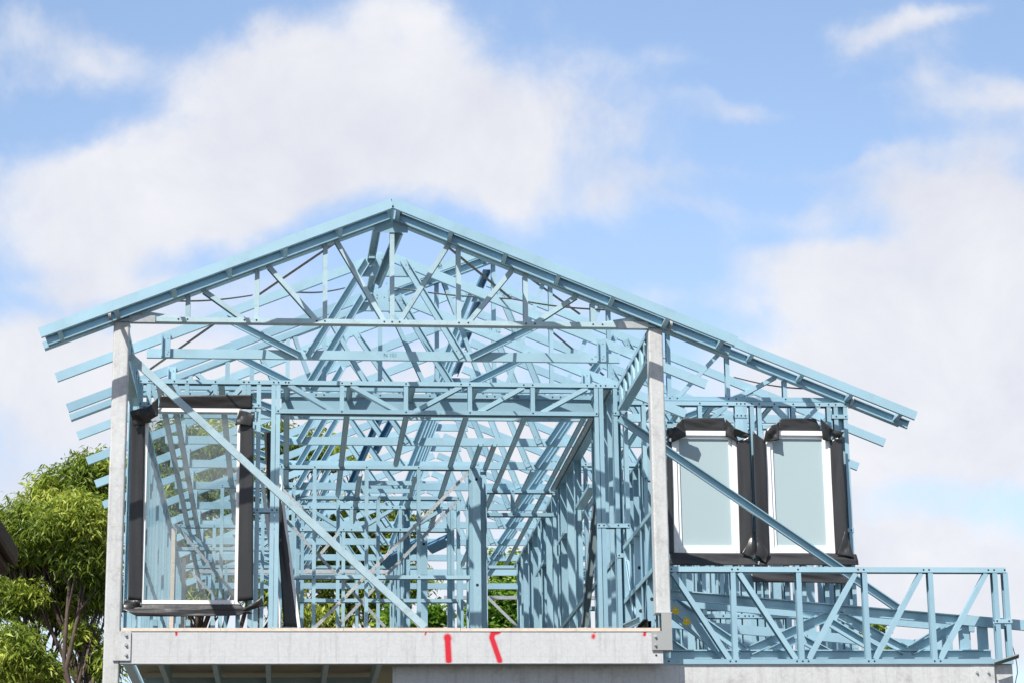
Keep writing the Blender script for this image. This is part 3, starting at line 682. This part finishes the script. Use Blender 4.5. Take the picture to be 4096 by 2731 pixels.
# ------------------------------------------------------------------ windows
def sheet(parent, fn, nu, nv, name='flashing', m='membrane', thick=.003):
    bm = bmesh.new(); G = [[bm.verts.new(fn(i/nu, j/nv)) for j in range(nv+1)] for i in range(nu+1)]
    for i in range(nu):
        for j in range(nv): f = bm.faces.new((G[i][j], G[i+1][j], G[i+1][j+1], G[i][j+1])); f.smooth = True
    bmesh.ops.recalc_face_normals(bm, faces=bm.faces)
    o = link(name, bm, [m], parent); s = o.modifiers.new('thickness', 'SOLIDIFY'); s.thickness = thick; return o
def wob(u, v, s, amp=.004):
    return amp*(math.sin(3.2*u+s)+.8*math.sin(4.1*v+2.3*s)+.25*math.sin(11*(u+v)+s*1.7))
def window_unit(name, label, Y, x0, x1, z0, z1, fw, glass, sashes):
    t = thing(name, label, 'window', (x0, Y, z0))
    def bar(nm, a, b, c, d, y0, y1):
        bm = bmesh.new(); box(bm, a, b, y0, y1, c, d); bmesh.ops.bevel(bm, geom=[e for e in bm.edges], offset=.0015, segments=1); link(nm, bm, ['white_frame'], t)
    o = .6*fw if sashes else .78*fw   # outer frame then sash
    bar('frame_jamb', x0, x0+o, z0, z1, Y, Y+.10); bar('frame_jamb', x1-o, x1, z0, z1, Y, Y+.10)
    bar('frame_head', x0+o+.0005, x1-o-.0005, z1-o, z1, Y+.001, Y+.10); bar('frame_sill', x0+o+.0005, x1-o-.0005, z0, z0+o, Y-.006, Y+.10)
    i = fw-o; ys = Y+.018
    if sashes:
        bar('sash_stile', x0+o+.003, x0+fw, z0+o+.003, z1-o-.003, ys, ys+.04); bar('sash_stile', x1-fw, x1-o-.003, z0+o+.003, z1-o-.003, ys, ys+.04)
        bar('sash_rail', x0+fw+.0005, x1-fw-.0005, z1-fw, z1-o-.003, ys, ys+.04); bar('sash_rail', x0+fw+.0005, x1-fw-.0005, z0+o+.003, z0+fw, ys, ys+.04)
    else:
        i = 0; fw = o
    bm = bmesh.new(); box(bm, x0+fw-.002, x1-fw+.002, ys+.015, ys+.021, z0+fw-.002, z1-fw+.002); link('pane', bm, [glass], t)
    return t
def strip_v(t, x0, x1, z0, z1, Y, s, bulge=.02, side=1):
    def fn(u, v):
        x = x0+(x1-x0)*u; z = z0+(z1-z0)*v
        y = Y + .010 - bulge*math.sin(math.pi*min(1, u*1.0))*.6 + wob(u*2, v*5, s, .003)
        return V((x+.006*math.sin(9*v+s)*(u if side > 0 else 1-u), y, z))
    return sheet(t, fn, 8, 40)
def tubeflap(t, p0, p1, r0, r1, s, arc=4.2, start=-1.2):
    """rolled, curled piece of membrane along an axis"""
    p0, p1 = V(p0), V(p1); a = (p1-p0).normalized(); n = a.cross(V((0, 1, 0))).normalized(); b = V((0, -1, 0))
    def fn(u, v):
        th = start+arc*v; r = (r0+(r1-r0)*u)*(1+.08*math.sin(6*u+s)*math.sin(3*v))
        return p0.lerp(p1, u)+n*(r*math.cos(th))+b*(r*.55*math.sin(th)+.02)
    return sheet(t, fn, 10, 18)
def P(px, py, Y): return at(px, py, Y)
def patch(t, quad, Y, s, nu=16, nv=8, amp=.006, lift=(0, 0, 0, 0), name='flashing'):
    """quad: four pixel corners bl, br, tr, tl; lift: how far each corner stands off the wall"""
    q = [P(x, y, Y)+V((0, -l, 0)) for (x, y), l in zip(quad, lift)]
    def fn(u, v):
        p = (q[0]*(1-u)+q[1]*u)*(1-v)+(q[3]*(1-u)+q[2]*u)*v
        return p+V((0, -abs(wob(u*1.3, v*1.1, s, amp))-.5*amp*math.sin(3.1*u)*math.sin(3.1*v), amp*.3*math.sin(5*u+s)))
    return sheet(t, fn, nu, nv, name)
# tall clear window in the recessed wall
Yc = 1.93
wc = window_unit('tall_window', 'tall clear glass window in a white frame wrapped in black membrane', Yc, .172, 1.083, 5.066, 6.940, .045, 'clear_glass', False)
patch(wc, [(512, 2400), (566, 2405), (581, 1660), (524, 1650)], Yc-.004, 1, 8, 40, .005, (.01, 0, 0, .02))
patch(wc, [(950, 2405), (1013, 2400), (1012, 1650), (962, 1650)], Yc-.004, 2, 8, 40, .006, (0, .02, .02, 0))
patch(wc, [(634, 1635), (1010, 1637), (1010, 1582), (642, 1583)], Yc+.03, 3, 40, 8, .006, (0, .01, .04, .02))
patch(wc, [(560, 1703), (632, 1664), (634, 1590), (590, 1632)], Yc-.012, 4, 12, 12, .008, (.02, .01, .02, .03))
patch(wc, [(540, 1704), (604, 1690), (592, 1634), (521, 1650)], Yc-.02, 5, 12, 12, .014, (.02, .02, .05, .08))
patch(wc, [(940, 1700), (1005, 1704), (1020, 1656), (958, 1640)], Yc-.012, 6, 12, 12, .008, (.02, .02, .02, .02))
patch(wc, [(485, 2448), (1012, 2456), (958, 2415), (558, 2414)], Yc-.03, 7, 50, 8, .005, (.05, .04, .0, .0))
patch(wc, [(548, 2467), (960, 2462), (1012, 2430), (485, 2436)], Yc-.07, 8, 60, 6, .012, (.03, .02, .01, .01))
patch(wc, [(940, 2455), (1055, 2425), (1050, 2390), (962, 2440)], Yc-.07, 9, 16, 6, .008, (.0, .03, .05, .01))
patch(wc, [(485, 2450), (560, 2440), (562, 2405), (500, 2395)], Yc-.03, 10, 12, 8, .014, (.02, .01, .02, .03))
# two frosted windows in the wing wall
Yf = 2.60
def frosted(label, px0, px1, pxb0, pxb1, s, dx):
    a, b = at(px0, 1770, Yf), at(px1, 1770, Yf); c, d = at(pxb0, 2210, Yf), at(pxb1, 2210, Yf)
    x0, x1 = (a.x+c.x)/2, (b.x+d.x)/2; z1 = at(px0+100, 1721, Yf).z; z0 = c.z
    t = window_unit('frosted_window', label, Yf, x0, x1, z0, z1, .078, 'frosted_glass', True)
    t['group'] = 'frosted windows in the wing wall'
    return t
fa = frosted('left frosted window in white frame with black membrane, right of the column', 2687, 2947, 2698, 2962, 1, 0)
fb_ = frosted('right frosted window in white frame with black membrane, nearer the wing corner', 3061, 3320, 3079, 3342, 2, 1)
Yk = Yf-.004
# left one
patch(fa, [(2676, 2215), (2696, 2215), (2686, 1765), (2664, 1760)], Yk, 1, 6, 40, .005, (.01, 0, 0, .01))
patch(fa, [(2960, 2215), (3012, 2190), (2996, 1745), (2945, 1765)], Yk, 2, 8, 40, .007, (0, .02, .03, 0))
patch(fa, [(2733, 1724), (2912, 1724), (2895, 1671), (2730, 1672)], Yk+.035, 3, 24, 10, .006, (.0, .0, .008, .008))
patch(fa, [(2686, 1768), (2743, 1746), (2729, 1674), (2686, 1716)], Yk-.006, 4, 12, 12, .010, (.01, .005, .015, .02))
patch(fa, [(2662, 1762), (2698, 1748), (2690, 1712), (2664, 1722)], Yk-.01, 5, 8, 8, .016, (.03, .02, .03, .05))
patch(fa, [(2902, 1745), (2950, 1768), (2940, 1712), (2900, 1676)], Yk-.006, 6, 12, 12, .010, (.005, .01, .015, .02))
patch(fa, [(2936, 1746), (2984, 1752), (2998, 1738), (2930, 1718)], Yk-.012, 7, 12, 8, .012, (.01, .02, .06, .05))
patch(fa, [(2676, 2262), (3030, 2262), (2975, 2212), (2680, 2210)], Yk-.01, 8, 40, 8, .010, (.03, .05, .0, .0))
patch(fa, [(2965, 2215), (3020, 2238), (3022, 2180), (3005, 2140)], Yk-.02, 9, 12, 12, .010, (.02, .03, .02, .01))
# right one
patch(fb_, [(3024, 2215), (3078, 2215), (3061, 1765), (3008, 1725)], Yk, 10, 8, 40, .009, (.02, 0, 0, .03))
patch(fb_, [(3341, 2215), (3392, 2190), (3366, 1740), (3318, 1762)], Yk, 11, 8, 40, .007, (0, .02, .03, 0))
patch(fb_, [(3112, 1724), (3285, 1724), (3262, 1673), (3118, 1673)], Yk+.035, 12, 24, 10, .006, (.0, .0, .008, .008))
patch(fb_, [(3052, 1770), (3113, 1760), (3114, 1685), (3062, 1718)], Yk-.006, 13, 12, 12, .014, (.01, .01, .02, .02))
patch(fb_, [(3288, 1762), (3322, 1765), (3316, 1712), (3275, 1678)], Yk-.006, 14, 12, 12, .010, (.02, .03, .05, .07))
patch(fb_, [(3322, 1740), (3356, 1756), (3370, 1734), (3310, 1714)], Yk-.012, 15, 12, 10, .012, (.0, .03, .07, .05))
patch(fb_, [(3022, 2262), (3430, 2262), (3424, 2216), (3040, 2210)], Yk-.01, 16, 40, 8, .012, (.04, .05, .0, .0))
patch(fb_, [(3345, 2218), (3410, 2232), (3400, 2180), (3378, 2120)], Yk-.02, 17, 12, 12, .010, (.02, .03, .02, .01))
patch(fb_, [(3010, 2330), (3425, 2338), (3430, 2278), (2995, 2284)], Yk-.03, 18, 50, 10, .014, (.05, .06, .02, .02), 'lower_flashing')
patch(fb_, [(3022, 2222), (3060, 2250), (3078, 2205), (3028, 2150)], Yk-.04, 19, 12, 12, .010, (.02, .03, .0, .02))
# unfitted window leaning inside the recessed wall
lw = thing('leaning_window', 'spare white framed window with black membrane leaning behind the double stud', 'window', (1.5, 2.2, ZF))
patch(lw, [(1135, 2506), (1192, 2506), (1126, 1990), (1100, 1960)], 2.25, 20, 8, 30, .004, (0, 0, 0, 0))
patch(lw, [(1070, 1990), (1110, 2060), (1108, 1715), (1066, 1735)], 2.26, 21, 10, 20, .006, (0, 0, .03, .02))
def bar3(parent, name, a, b, w, d, m):
    bm = bmesh.new(); seg(bm, 'B', a, b, w, d); bmesh.ops.recalc_face_normals(bm, faces=bm.faces); return link(name, bm, [m], parent)
bar3(lw, 'frame_jamb', at(1196, 2508, 2.24), at(1118, 1900, 2.24), .028, .05, 'white_frame')
bar3(lw, 'frame_jamb', at(1122, 2508, 2.24), at(1046, 1900, 2.24), .035, .05, 'white_frame')
bar3(lw, 'reveal_board', at(1104, 2506, 2.30), at(1066, 1725, 2.30), .05, .02, 'ply')
for k, (px, t0, t1, Y) in enumerate(((688, 2112, 2508, 6.2), (733, 2230, 2508, 7.6))):
    a = at(px, 2400, Y); bm = bmesh.new(); box(bm, a.x-.025, a.x+.02, Y, Y+.02, ZF+.002, at(px, t0, Y).z)
    tag(link('reveal_board', bm, ['ply']), 'pale timber reveal board standing behind the tall window, %s one' % ('nearer' if k == 0 else 'farther'), 'timber board')
for k, (p, q, Y) in enumerate((((1535, 2262), (1672, 2180), 10.2), ((1715, 2200), (1790, 2165), 10.4))):
    bm = bmesh.new(); seg(bm, 'W', at(*p, Y), at(*q, Y-.6), .13, .05, n=V((-.2, -.8, -.5))); seg(bm, 'W', at(*p, Y)+V((0, -.02, .07)), at(*q, Y-.6)+V((0, -.02, .07)), .05, .02, n=V((-.2, -.8, -.5)))
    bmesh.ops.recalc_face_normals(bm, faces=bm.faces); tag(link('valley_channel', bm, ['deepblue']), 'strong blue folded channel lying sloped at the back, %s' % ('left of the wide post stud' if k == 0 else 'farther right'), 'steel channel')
bm = bmesh.new(); seg(bm, 'O', at(2384, 2018, 3.2), at(2338, 2506, 3.0), .075, .04); bmesh.ops.recalc_face_normals(bm, faces=bm.faces)
tag(link('leaning_stud', bm, ['shaded_steel']), 'loose stud darkened as in shade, leaning against the long internal wall on the right', 'stud')  # stud's dark colour paints in the shade along the wall
# offcuts lying beside the right column
for k, (px, m_) in enumerate(((2572, 'deepblue'), (2592, 'deepblue'))):
    bm = bmesh.new(); a = at(px, 2508, .35); seg(bm, 'W', (a.x, .05+.1*k, ZF+.045), (a.x+.02, 1.3, ZF+.045), .07, .04, n=V((1, 0, 0))); bmesh.ops.recalc_face_normals(bm, faces=bm.faces)
    tag(link('channel_offcut', bm, ['hole' if k else 'hole']), 'dark channel offcut lying on the deck, %s the right column' % ('nearest' if k else 'second from'), 'steel offcut')
bm = bmesh.new(); seg(bm, 'O', at(2500, 2506, .5), at(2562, 2478, .3), .06, .03); bmesh.ops.recalc_face_normals(bm, faces=bm.faces)
tag(link('channel_offcut', bm, ['blue_steel']), 'light blue channel offcut lying slanted on the deck near the right column', 'steel offcut')

# marker writing on the steel
txt(WT[10], 'U:101', at(1990, 2214, 11.98), .10)
txt(n1, 'N 101', at(1560, 1416, 1.19), .05, 'marker_faint')
txt(gw, '102', at(2066, 1586, 2.694), .04)
txt(W3, 'N:', at(1910, 1858, 5.83), .05)
txt(WT[3], 'GF', at(1756, 1063, 2.35), .05, mirror=True)
txt(W2, 'L110', at(3418, 2596, 2.60), .035)

# ------------------------------------------------------------------ neighbour's roof corner at the left
nb = thing('neighbouring_house', "corner of a neighbour's house with a brown roof and gutter", 'house', (-3, -1, 0))
A = [at(-8, 2078, -1), at(72, 2194, -1)]; d = (A[1]-A[0]).normalized()
def slab(nm, pts, y0, y1, m):
    bm = bmesh.new(); a = [bm.verts.new((p.x, y0, p.z)) for p in pts]; b = [bm.verts.new((p.x, y1, p.z)) for p in pts]; n = len(pts)
    bm.faces.new(a); bm.faces.new(b[::-1])
    for i in range(n): bm.faces.new((a[i], b[i], b[(i+1) % n], a[(i+1) % n]))
    bmesh.ops.recalc_face_normals(bm, faces=bm.faces); return link(nm, bm, [m], nb)
up = V((-1, 0, .40)).normalized()
slab('roof', [A[1]+V((-.01, 0, .012)), A[1]+V((-.02, 0, -.02)), A[1]+up*3.5+V((0, 0, -.03)), A[1]+up*3.5], -9, -1.02, 'brown_gutter')
slab('gutter', [at(26, 2185, -1), at(70, 2190, -1), at(73, 2200, -1), at(70, 2250, -1), at(62, 2263, -1), at(38, 2258, -1)], -9, -1.0, 'brown_gutter')
slab('fascia', [at(-6, 2196, -1), at(29, 2200, -1), at(34, 2290, -1), at(0, 2294, -1)], -9, -1.01, 'brown_gutter')
slab('wall', [V((-4.5, 0, 0)), V((-1.35, 0, 0)), V((-1.35, 0, 4.8)), V((-4.5, 0, 4.8))], -9, -1.5, 'brick')

# ------------------------------------------------------------------ trees
def limb(bm, pts, r0, r1, k=7):
    rings = []
    for i, p in enumerate(pts):
        t_ = i/(len(pts)-1); d = (pts[min(i+1, len(pts)-1)]-pts[max(i-1, 0)]).normalized()
        a = d.cross(V((.3, 1, .2))).normalized(); b = d.cross(a); r = r0+(r1-r0)*t_
        rings.append([bm.verts.new(p+(a*math.cos(6.2832*q/k)+b*math.sin(6.2832*q/k))*r) for q in range(k)])
    for A_, B_ in zip(rings, rings[1:]):
        for q in range(k): f = bm.faces.new((A_[q], A_[(q+1) % k], B_[(q+1) % k], B_[q])); f.smooth = True
def tree(name, label, Y, trunk_px, blobs, nleaf, L, m, seed, droop=1., depth=1.6, wid=.2, group=None):
    rg = random.Random(seed)
    base = at(*trunk_px, Y); base.z = 0
    t = thing(name, label, 'tree', base, group)
    bb = []
    for (x, y, rx, ry, dy) in blobs:
        c = at(x, y, Y+dy); sc_ = (c-CAM).dot(cf)/FPX
        bb.append((c, rx*sc_, ry*sc_))
    bm = bmesh.new(); top = V((base.x, Y, max(1.5, min(c.z-r2 for c, r1, r2 in bb)*.75)))
    limb(bm, [base, base.lerp(top, .5)+V((rg.uniform(-.1, .1), 0, 0)), top], .15, .10, 10)
    for c, r1, r2 in bb:
        mid = top.lerp(c, .5)+V((rg.uniform(-.4, .4), rg.uniform(-.3, .3), rg.uniform(-.3, .2)))
        limb(bm, [top, top.lerp(mid, .5)+V((rg.uniform(-.15, .15), 0, .1)), mid, mid.lerp(c, .6)+V((rg.uniform(-.15, .15), 0, 0)), c], .055, .018)
        for k in range(9):
            e_ = c+V((rg.uniform(-1, 1)*r1, rg.uniform(-.6, .6)*r1, rg.uniform(-.5, .9)*r2)); s_ = mid.lerp(c, rg.uniform(.2, 1))
            limb(bm, [s_, s_.lerp(e_, .5)+V((rg.uniform(-.1, .1), 0, rg.uniform(-.05, .12))), e_], .022, .005, 5)
    bmesh.ops.recalc_face_normals(bm, faces=bm.faces); link('trunk', bm, ['bark'], t)
    # leaf sprays
    tot = sum(r1*r2 for c, r1, r2 in bb); vs = []; fs = []; tint = []
    for c, r1, r2 in bb:
        nsp = int(nleaf*(r1*r2)/tot/9)
        for k in range(nsp):
            th = rg.uniform(0, 6.2832); ph = math.acos(rg.uniform(-1, 1)); rr = rg.random()**.42
            lump = 1+.16*math.sin(3*th+seed)*math.sin(4*ph)
            d_ = V((math.sin(ph)*math.cos(th), math.sin(ph)*math.sin(th)*.8, math.cos(ph)))
            s = c+V((d_.x*r1, d_.y*r1*depth*.6, d_.z*r2))*rr*lump
            if (math.sin(s.x*5.1+seed)+math.sin(s.z*6.3+1.7*seed)+math.sin(s.y*4.7)+.8*math.sin((s.x+s.z)*11)) < -1.0: continue
            base_t = .45+.22*math.sin(s.x*3.3+s.z*4.1+seed)+rg.uniform(-.15, .15)+.15*(rr-.7)
            hd = V((rg.uniform(-1, 1), rg.uniform(-1, 1), rg.uniform(-.2, .6))).normalized()
            for q in range(9):
                o_ = s+hd*(q*L*.22)+V((rg.gauss(0, 1), rg.gauss(0, 1), rg.gauss(0, 1)))*L*.35
                dl = (V((rg.uniform(-1, 1), rg.uniform(-1, 1), rg.uniform(-.5, .6)-droop*rg.uniform(.2, 1.0)))).normalized()
                wv = dl.cross(V((rg.uniform(-1, 1), rg.uniform(-1, 1), rg.uniform(-.4, .4)))).normalized(); ll = L*rg.uniform(.65, 1.2); ww = ll*wid*rg.uniform(.8, 1.2)
                i0 = len(vs)
                vs += [o_, o_+dl*ll*.45+wv*ww*.5+V((0, 0, .01)), o_+dl*ll+V((0, 0, -.1*ll)), o_+dl*ll*.45-wv*ww*.5]
                fs.append((i0, i0+1, i0+2, i0+3)); tv = min(1, max(0, base_t+rg.uniform(-.25, .3))); tint += [tv]*4
    me = bpy.data.meshes.new('crown'); me.from_pydata([tuple(v) for v in vs], [], fs)
    at_ = me.attributes.new('tint', 'FLOAT', 'POINT'); at_.data.foreach_set('value', tint); me.materials.append(MATS[m])
    o = bpy.data.objects.new('crown', me); COL.objects.link(o); o.parent = t; o.location = -t.location
    return t
tree('gum_tree', 'big gum tree with drooping leaves left of the house', 17, (330, 2731),
     [(365, 1905, 105, 88, 0), (240, 1980, 105, 95, .5), (95, 2085, 105, 80, 0), (5, 2160, 90, 80, 0), (300, 2080, 150, 110, -.5), (160, 2160, 150, 110, 0), (420, 2010, 110, 120, .3),
      (60, 2230, 110, 90, .3), (360, 2230, 130, 100, -.3), (230, 2290, 120, 80, .4), (420, 2370, 80, 80, 0), (20, 2400, 90, 70, 0), (240, 2440, 90, 60, .5), (120, 2380, 60, 50, 0),
      (60, 2620, 110, 110, -.5), (330, 2540, 60, 45, 0), (150, 2700, 120, 70, 0), (420, 2650, 40, 60, 0)],
     105000, .145, 'gum_leaf', 3)
tree('gum_tree', 'gum tree behind the house, seen through the tall window and roof trusses', 18, (760, 2731),
     [(700, 1760, 120, 90, 0), (870, 1800, 140, 110, 0), (1040, 1770, 130, 90, 0), (1200, 1800, 110, 100, 0), (1330, 1830, 90, 60, 0), (780, 1960, 170, 110, 0), (980, 1980, 150, 110, 0),
      (620, 1900, 100, 130, 0), (1150, 2000, 110, 90, .5), (700, 2150, 140, 100, 0), (900, 2180, 150, 100, 0), (820, 2360, 170, 90, 0), (1080, 2300, 130, 130, 0), (1200, 2450, 110, 70, 0), (640, 2400, 100, 80, 0)],
     38000, .15, 'gum_leaf', 8)
tree('gum_tree', 'lower gum tree behind the middle of the house', 19, (1420, 2731),
     [(1350, 2090, 110, 70, 0), (1480, 2060, 110, 75, 0), (1600, 2100, 80, 60, 0), (1400, 2210, 130, 90, 0), (1550, 2230, 120, 90, 0), (1280, 2280, 100, 100, 0), (1480, 2350, 130, 80, 0), (1650, 2330, 70, 60, 0), (1330, 2460, 100, 60, 0)],
     24000, .15, 'gum_leaf', 12)
tree('leafy_tree', 'bright green leafy tree at the back, right of the middle wide post', 18, (2030, 2731),
     [(1985, 2260, 50, 50, 0), (2080, 2280, 60, 60, 0), (2030, 2380, 110, 80, 0), (1960, 2480, 100, 80, 0), (2100, 2470, 90, 90, 0), (2030, 2600, 130, 80, 0)],
     14000, .11, 'bright_leaf', 21, .1, wid=.42)
tree('leafy_tree', 'bright green leafy bush low behind the middle of the house', 18, (1560, 2731),
     [(1575, 2490, 60, 50, 0), (1655, 2530, 60, 55, 0), (1735, 2480, 40, 55, 0)],
     5000, .11, 'bright_leaf', 25, .1, wid=.42)
tree('leafy_tree', 'small dark leafy treetop showing behind the railing frame', 20, (3520, 2731),
     [(3500, 2515, 42, 22, 0), (3590, 2590, 42, 20, 0), (3530, 2640, 70, 50, 0)], 2500, .11, 'gum_leaf', 31, .1, wid=.42)

# ------------------------------------------------------------------ ground
bm = bmesh.new(); s = 600
vs = [bm.verts.new((x, y, 0)) for x, y in ((-s, -s), (s, -s), (s, s), (-s, s))]; bm.faces.new(vs)
g = link('ground', bm, ['ground_mat']); g['kind'] = 'structure'

# ------------------------------------------------------------------ sun and sky
SUN = V((-.72, -1.0, 1.72)).normalized()
sun = bpy.data.lights.new('sun', 'SUN'); sun.energy = 5.0; sun.angle = math.radians(.53); sun.color = (1, .96, .90)
so = bpy.data.objects.new('sun', sun); COL.objects.link(so); so.rotation_euler = SUN.to_track_quat('Z', 'Y').to_euler()
w = bpy.data.worlds.new('World'); sc.world = w; w.use_nodes = True; nt = w.node_tree
for n in list(nt.nodes): nt.nodes.remove(n)
N = nt.nodes.new; Lk = nt.links.new
out = N('ShaderNodeOutputWorld'); bg = N('ShaderNodeBackground'); Lk(bg.outputs[0], out.inputs[0])
STR = .15; bg.inputs['Strength'].default_value = STR
sky = N('ShaderNodeTexSky'); sky.sky_type = 'NISHITA'; sky.sun_disc = False
sky.sun_elevation = math.asin(SUN.z); sky.sun_rotation = math.atan2(SUN.x, SUN.y)
sky.air_density = 1.0; sky.dust_density = 1.0; sky.ozone_density = 1.6
tc = N('ShaderNodeTexCoord'); sep = N('ShaderNodeSeparateXYZ'); Lk(tc.outputs['Generated'], sep.inputs[0])
def M(op, a, b=None, c=None):
    n = N('ShaderNodeMath'); n.operation = op
    for i, v in enumerate((a, b, c)):
        if v is None: continue
        if isinstance(v, (int, float)): n.inputs[i].default_value = v
        else: Lk(v, n.inputs[i])
    return n.outputs[0]
az = M('ARCTAN2', sep.outputs[0], sep.outputs[1]); el = M('ARCSINE', sep.outputs[2])
comb = N('ShaderNodeCombineXYZ'); Lk(az, comb.inputs[0]); Lk(el, comb.inputs[1])
def nz(scale, detail, rough, off=0, dist=0):
    n = N('ShaderNodeTexNoise'); n.inputs['Scale'].default_value = scale; n.inputs['Detail'].default_value = detail; n.inputs['Roughness'].default_value = rough
    n.inputs['Distortion'].default_value = dist
    v = N('ShaderNodeVectorMath'); v.operation = 'ADD'; Lk(comb.outputs[0], v.inputs[0]); v.inputs[1].default_value = (off, off*.7, 0); Lk(v.outputs[0], n.inputs['Vector']); return n.outputs['Fac']
w1 = nz(9, 6, .55, 3.1); w2 = nz(9, 6, .55, 7.7)
azw = M('ADD', az, M('MULTIPLY', M('SUBTRACT', w1, .5), .09)); elw = M('ADD', el, M('MULTIPLY', M('SUBTRACT', w2, .5), .07))
def azel(px, py):
    d = ray(px, py).normalized(); return math.atan2(d.x, d.y), math.asin(d.z)
# cloud banks: px, py, rx, ry (in photograph pixels, turned into sky angles), strength
banks = [(1080, 300, 230, 170, 1.15), (1010, 500, 240, 150, .8), (1330, 520, 330, 190, 1.), (1700, 250, 330, 260, .85), (1650, 60, 220, 120, .5), (1900, 540, 360, 220, .85), (2250, 480, 300, 170, .45), (1250, 700, 420, 130, .9),
         (330, 820, 420, 150, 1.1), (820, 760, 300, 140, .9), (300, 1000, 420, 120, .7), (950, 900, 330, 110, .45), (60, 170, 300, 120, .75), (480, 230, 220, 90, .6), (200, 330, 260, 60, .3),
         (60, 1500, 480, 230, 1.2), (500, 1400, 400, 150, .8), (700, 1180, 380, 60, .35), (3480, 80, 260, 95, .72), (3750, 30, 260, 60, .4), (3720, 200, 240, 60, .3), (3980, 430, 280, 100, .9), (3700, 330, 180, 70, .45), (3950, 620, 220, 80, .35),
         (3900, 980, 420, 160, 1.05), (3250, 1080, 330, 90, .8), (3000, 1010, 200, 60, .4), (4000, 1400, 560, 330, 1.3), (3400, 1400, 420, 130, 1.), (2980, 420, 230, 45, .5),
         (3700, 1800, 650, 160, 1.1), (3500, 2150, 420, 90, .5), (3950, 2500, 450, 170, 1.1), (2500, 820, 330, 80, .45), (1500, 620, 620, 260, .5), (2200, 700, 420, 150, .4), (900, 620, 500, 130, .4), (3600, 800, 500, 120, .6), (3150, 1200, 600, 60, .45), (3500, 2350, 700, 200, .6), (3900, 2250, 500, 120, .5), (350, 620, 450, 90, .5), (3250, 700, 500, 50, .35), (2700, 250, 300, 60, .3), (2900, 900, 380, 50, .35), (300, 1130, 350, 60, .5), (1400, 1700, 1100, 300, 1.1), (2600, 1900, 700, 300, 1.), (2300, 2500, 1200, 400, 1.1), (2050, 1250, 600, 110, .35), (400, 2300, 700, 400, 1.)]
acc = None
for (px, py, rx, ry, st) in banks:
    a0, e0 = azel(px, py); ca = math.cos(e0)
    dx = M('MULTIPLY', M('SUBTRACT', azw, a0), ca*FPX/rx); dy = M('MULTIPLY', M('SUBTRACT', elw, e0), FPX/ry)
    r2 = M('ADD', M('MULTIPLY', dx, dx), M('MULTIPLY', dy, dy))
    v = M('MULTIPLY', M('EXPONENT', M('MULTIPLY', r2, -.9)), st)
    acc = v if acc is None else M('MAXIMUM', acc, v) if False else M('ADD', acc, v)
# broad cloud cover elsewhere on the dome
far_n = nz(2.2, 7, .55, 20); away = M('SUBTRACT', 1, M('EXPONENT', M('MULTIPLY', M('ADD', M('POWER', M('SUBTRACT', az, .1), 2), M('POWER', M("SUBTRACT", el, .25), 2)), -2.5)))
acc = M('ADD', acc, M('MULTIPLY', M('MULTIPLY', away, M('SUBTRACT', far_n, .60)), 4))
fine = nz(16, 12, .62, 1.3, .3); fine2 = nz(6, 6, .55, 5.3)
dens = M('ADD', M('ADD', acc, M('MULTIPLY', M('SUBTRACT', fine, .5), 1.6)), M('MULTIPLY', M('SUBTRACT', fine2, .5), .6))
ss = N('ShaderNodeMapRange'); ss.interpolation_type = 'SMOOTHSTEP'; ss.inputs['From Min'].default_value = .12; ss.inputs['From Max'].default_value = 1.08; ss.inputs['To Max'].default_value = .95; ss.inputs['To Min'].default_value = .03; Lk(dens, ss.inputs['Value'])
tone = N('ShaderNodeMapRange'); Lk(nz(13, 10, .62, 11, .3), tone.inputs['Value']); tone.inputs['From Min'].default_value = .3; tone.inputs['From Max'].default_value = .7
mc = N('ShaderNodeMix'); mc.data_type = 'RGBA'; Lk(tone.outputs[0], mc.inputs[0])
mc.inputs[6].default_value = tuple(c/STR for c in (.475, .485, .535))+(1,); mc.inputs[7].default_value = tuple(c/STR for c in (.59, .59, .61))+(1,)
mx = N('ShaderNodeMix'); mx.data_type = 'RGBA'; Lk(ss.outputs[0], mx.inputs[0]); 
dim = N('ShaderNodeMix'); dim.data_type = 'RGBA'; dim.blend_type = 'MULTIPLY'; dim.inputs[0].default_value = 1; Lk(sky.outputs[0], dim.inputs[6])  # sky outside the view is dimmed to cut ambient fill
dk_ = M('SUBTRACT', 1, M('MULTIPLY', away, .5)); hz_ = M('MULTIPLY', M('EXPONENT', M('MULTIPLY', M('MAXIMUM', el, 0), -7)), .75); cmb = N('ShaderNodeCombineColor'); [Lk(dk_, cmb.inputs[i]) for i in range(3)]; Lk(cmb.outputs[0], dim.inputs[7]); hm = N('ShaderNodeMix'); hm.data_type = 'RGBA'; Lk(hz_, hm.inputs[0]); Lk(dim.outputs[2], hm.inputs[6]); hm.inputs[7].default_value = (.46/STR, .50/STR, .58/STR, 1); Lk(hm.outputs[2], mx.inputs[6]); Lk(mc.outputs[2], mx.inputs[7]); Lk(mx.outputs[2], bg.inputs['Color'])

# ------------------------------------------------------------------ camera and render
cam = bpy.data.cameras.new('camera'); co = bpy.data.objects.new('camera', cam); COL.objects.link(co); sc.camera = co
cam.sensor_width = 36; cam.lens = 36*FPX/4096; cam.clip_end = 2000; cam.clip_start = .1
R = Matrix((cr, cu, -cf)).transposed(); co.matrix_world = Matrix.Translation(CAM) @ R.to_4x4()
sc.render.resolution_x = 1024; sc.render.resolution_y = 682
sc.view_settings.view_transform = 'Standard'; sc.view_settings.look = 'None'; sc.view_settings.exposure = .66; sc.view_settings.gamma = 1
sc.render.engine = 'CYCLES'; sc.cycles.max_bounces = 6; sc.cycles.transparent_max_bounces = 8
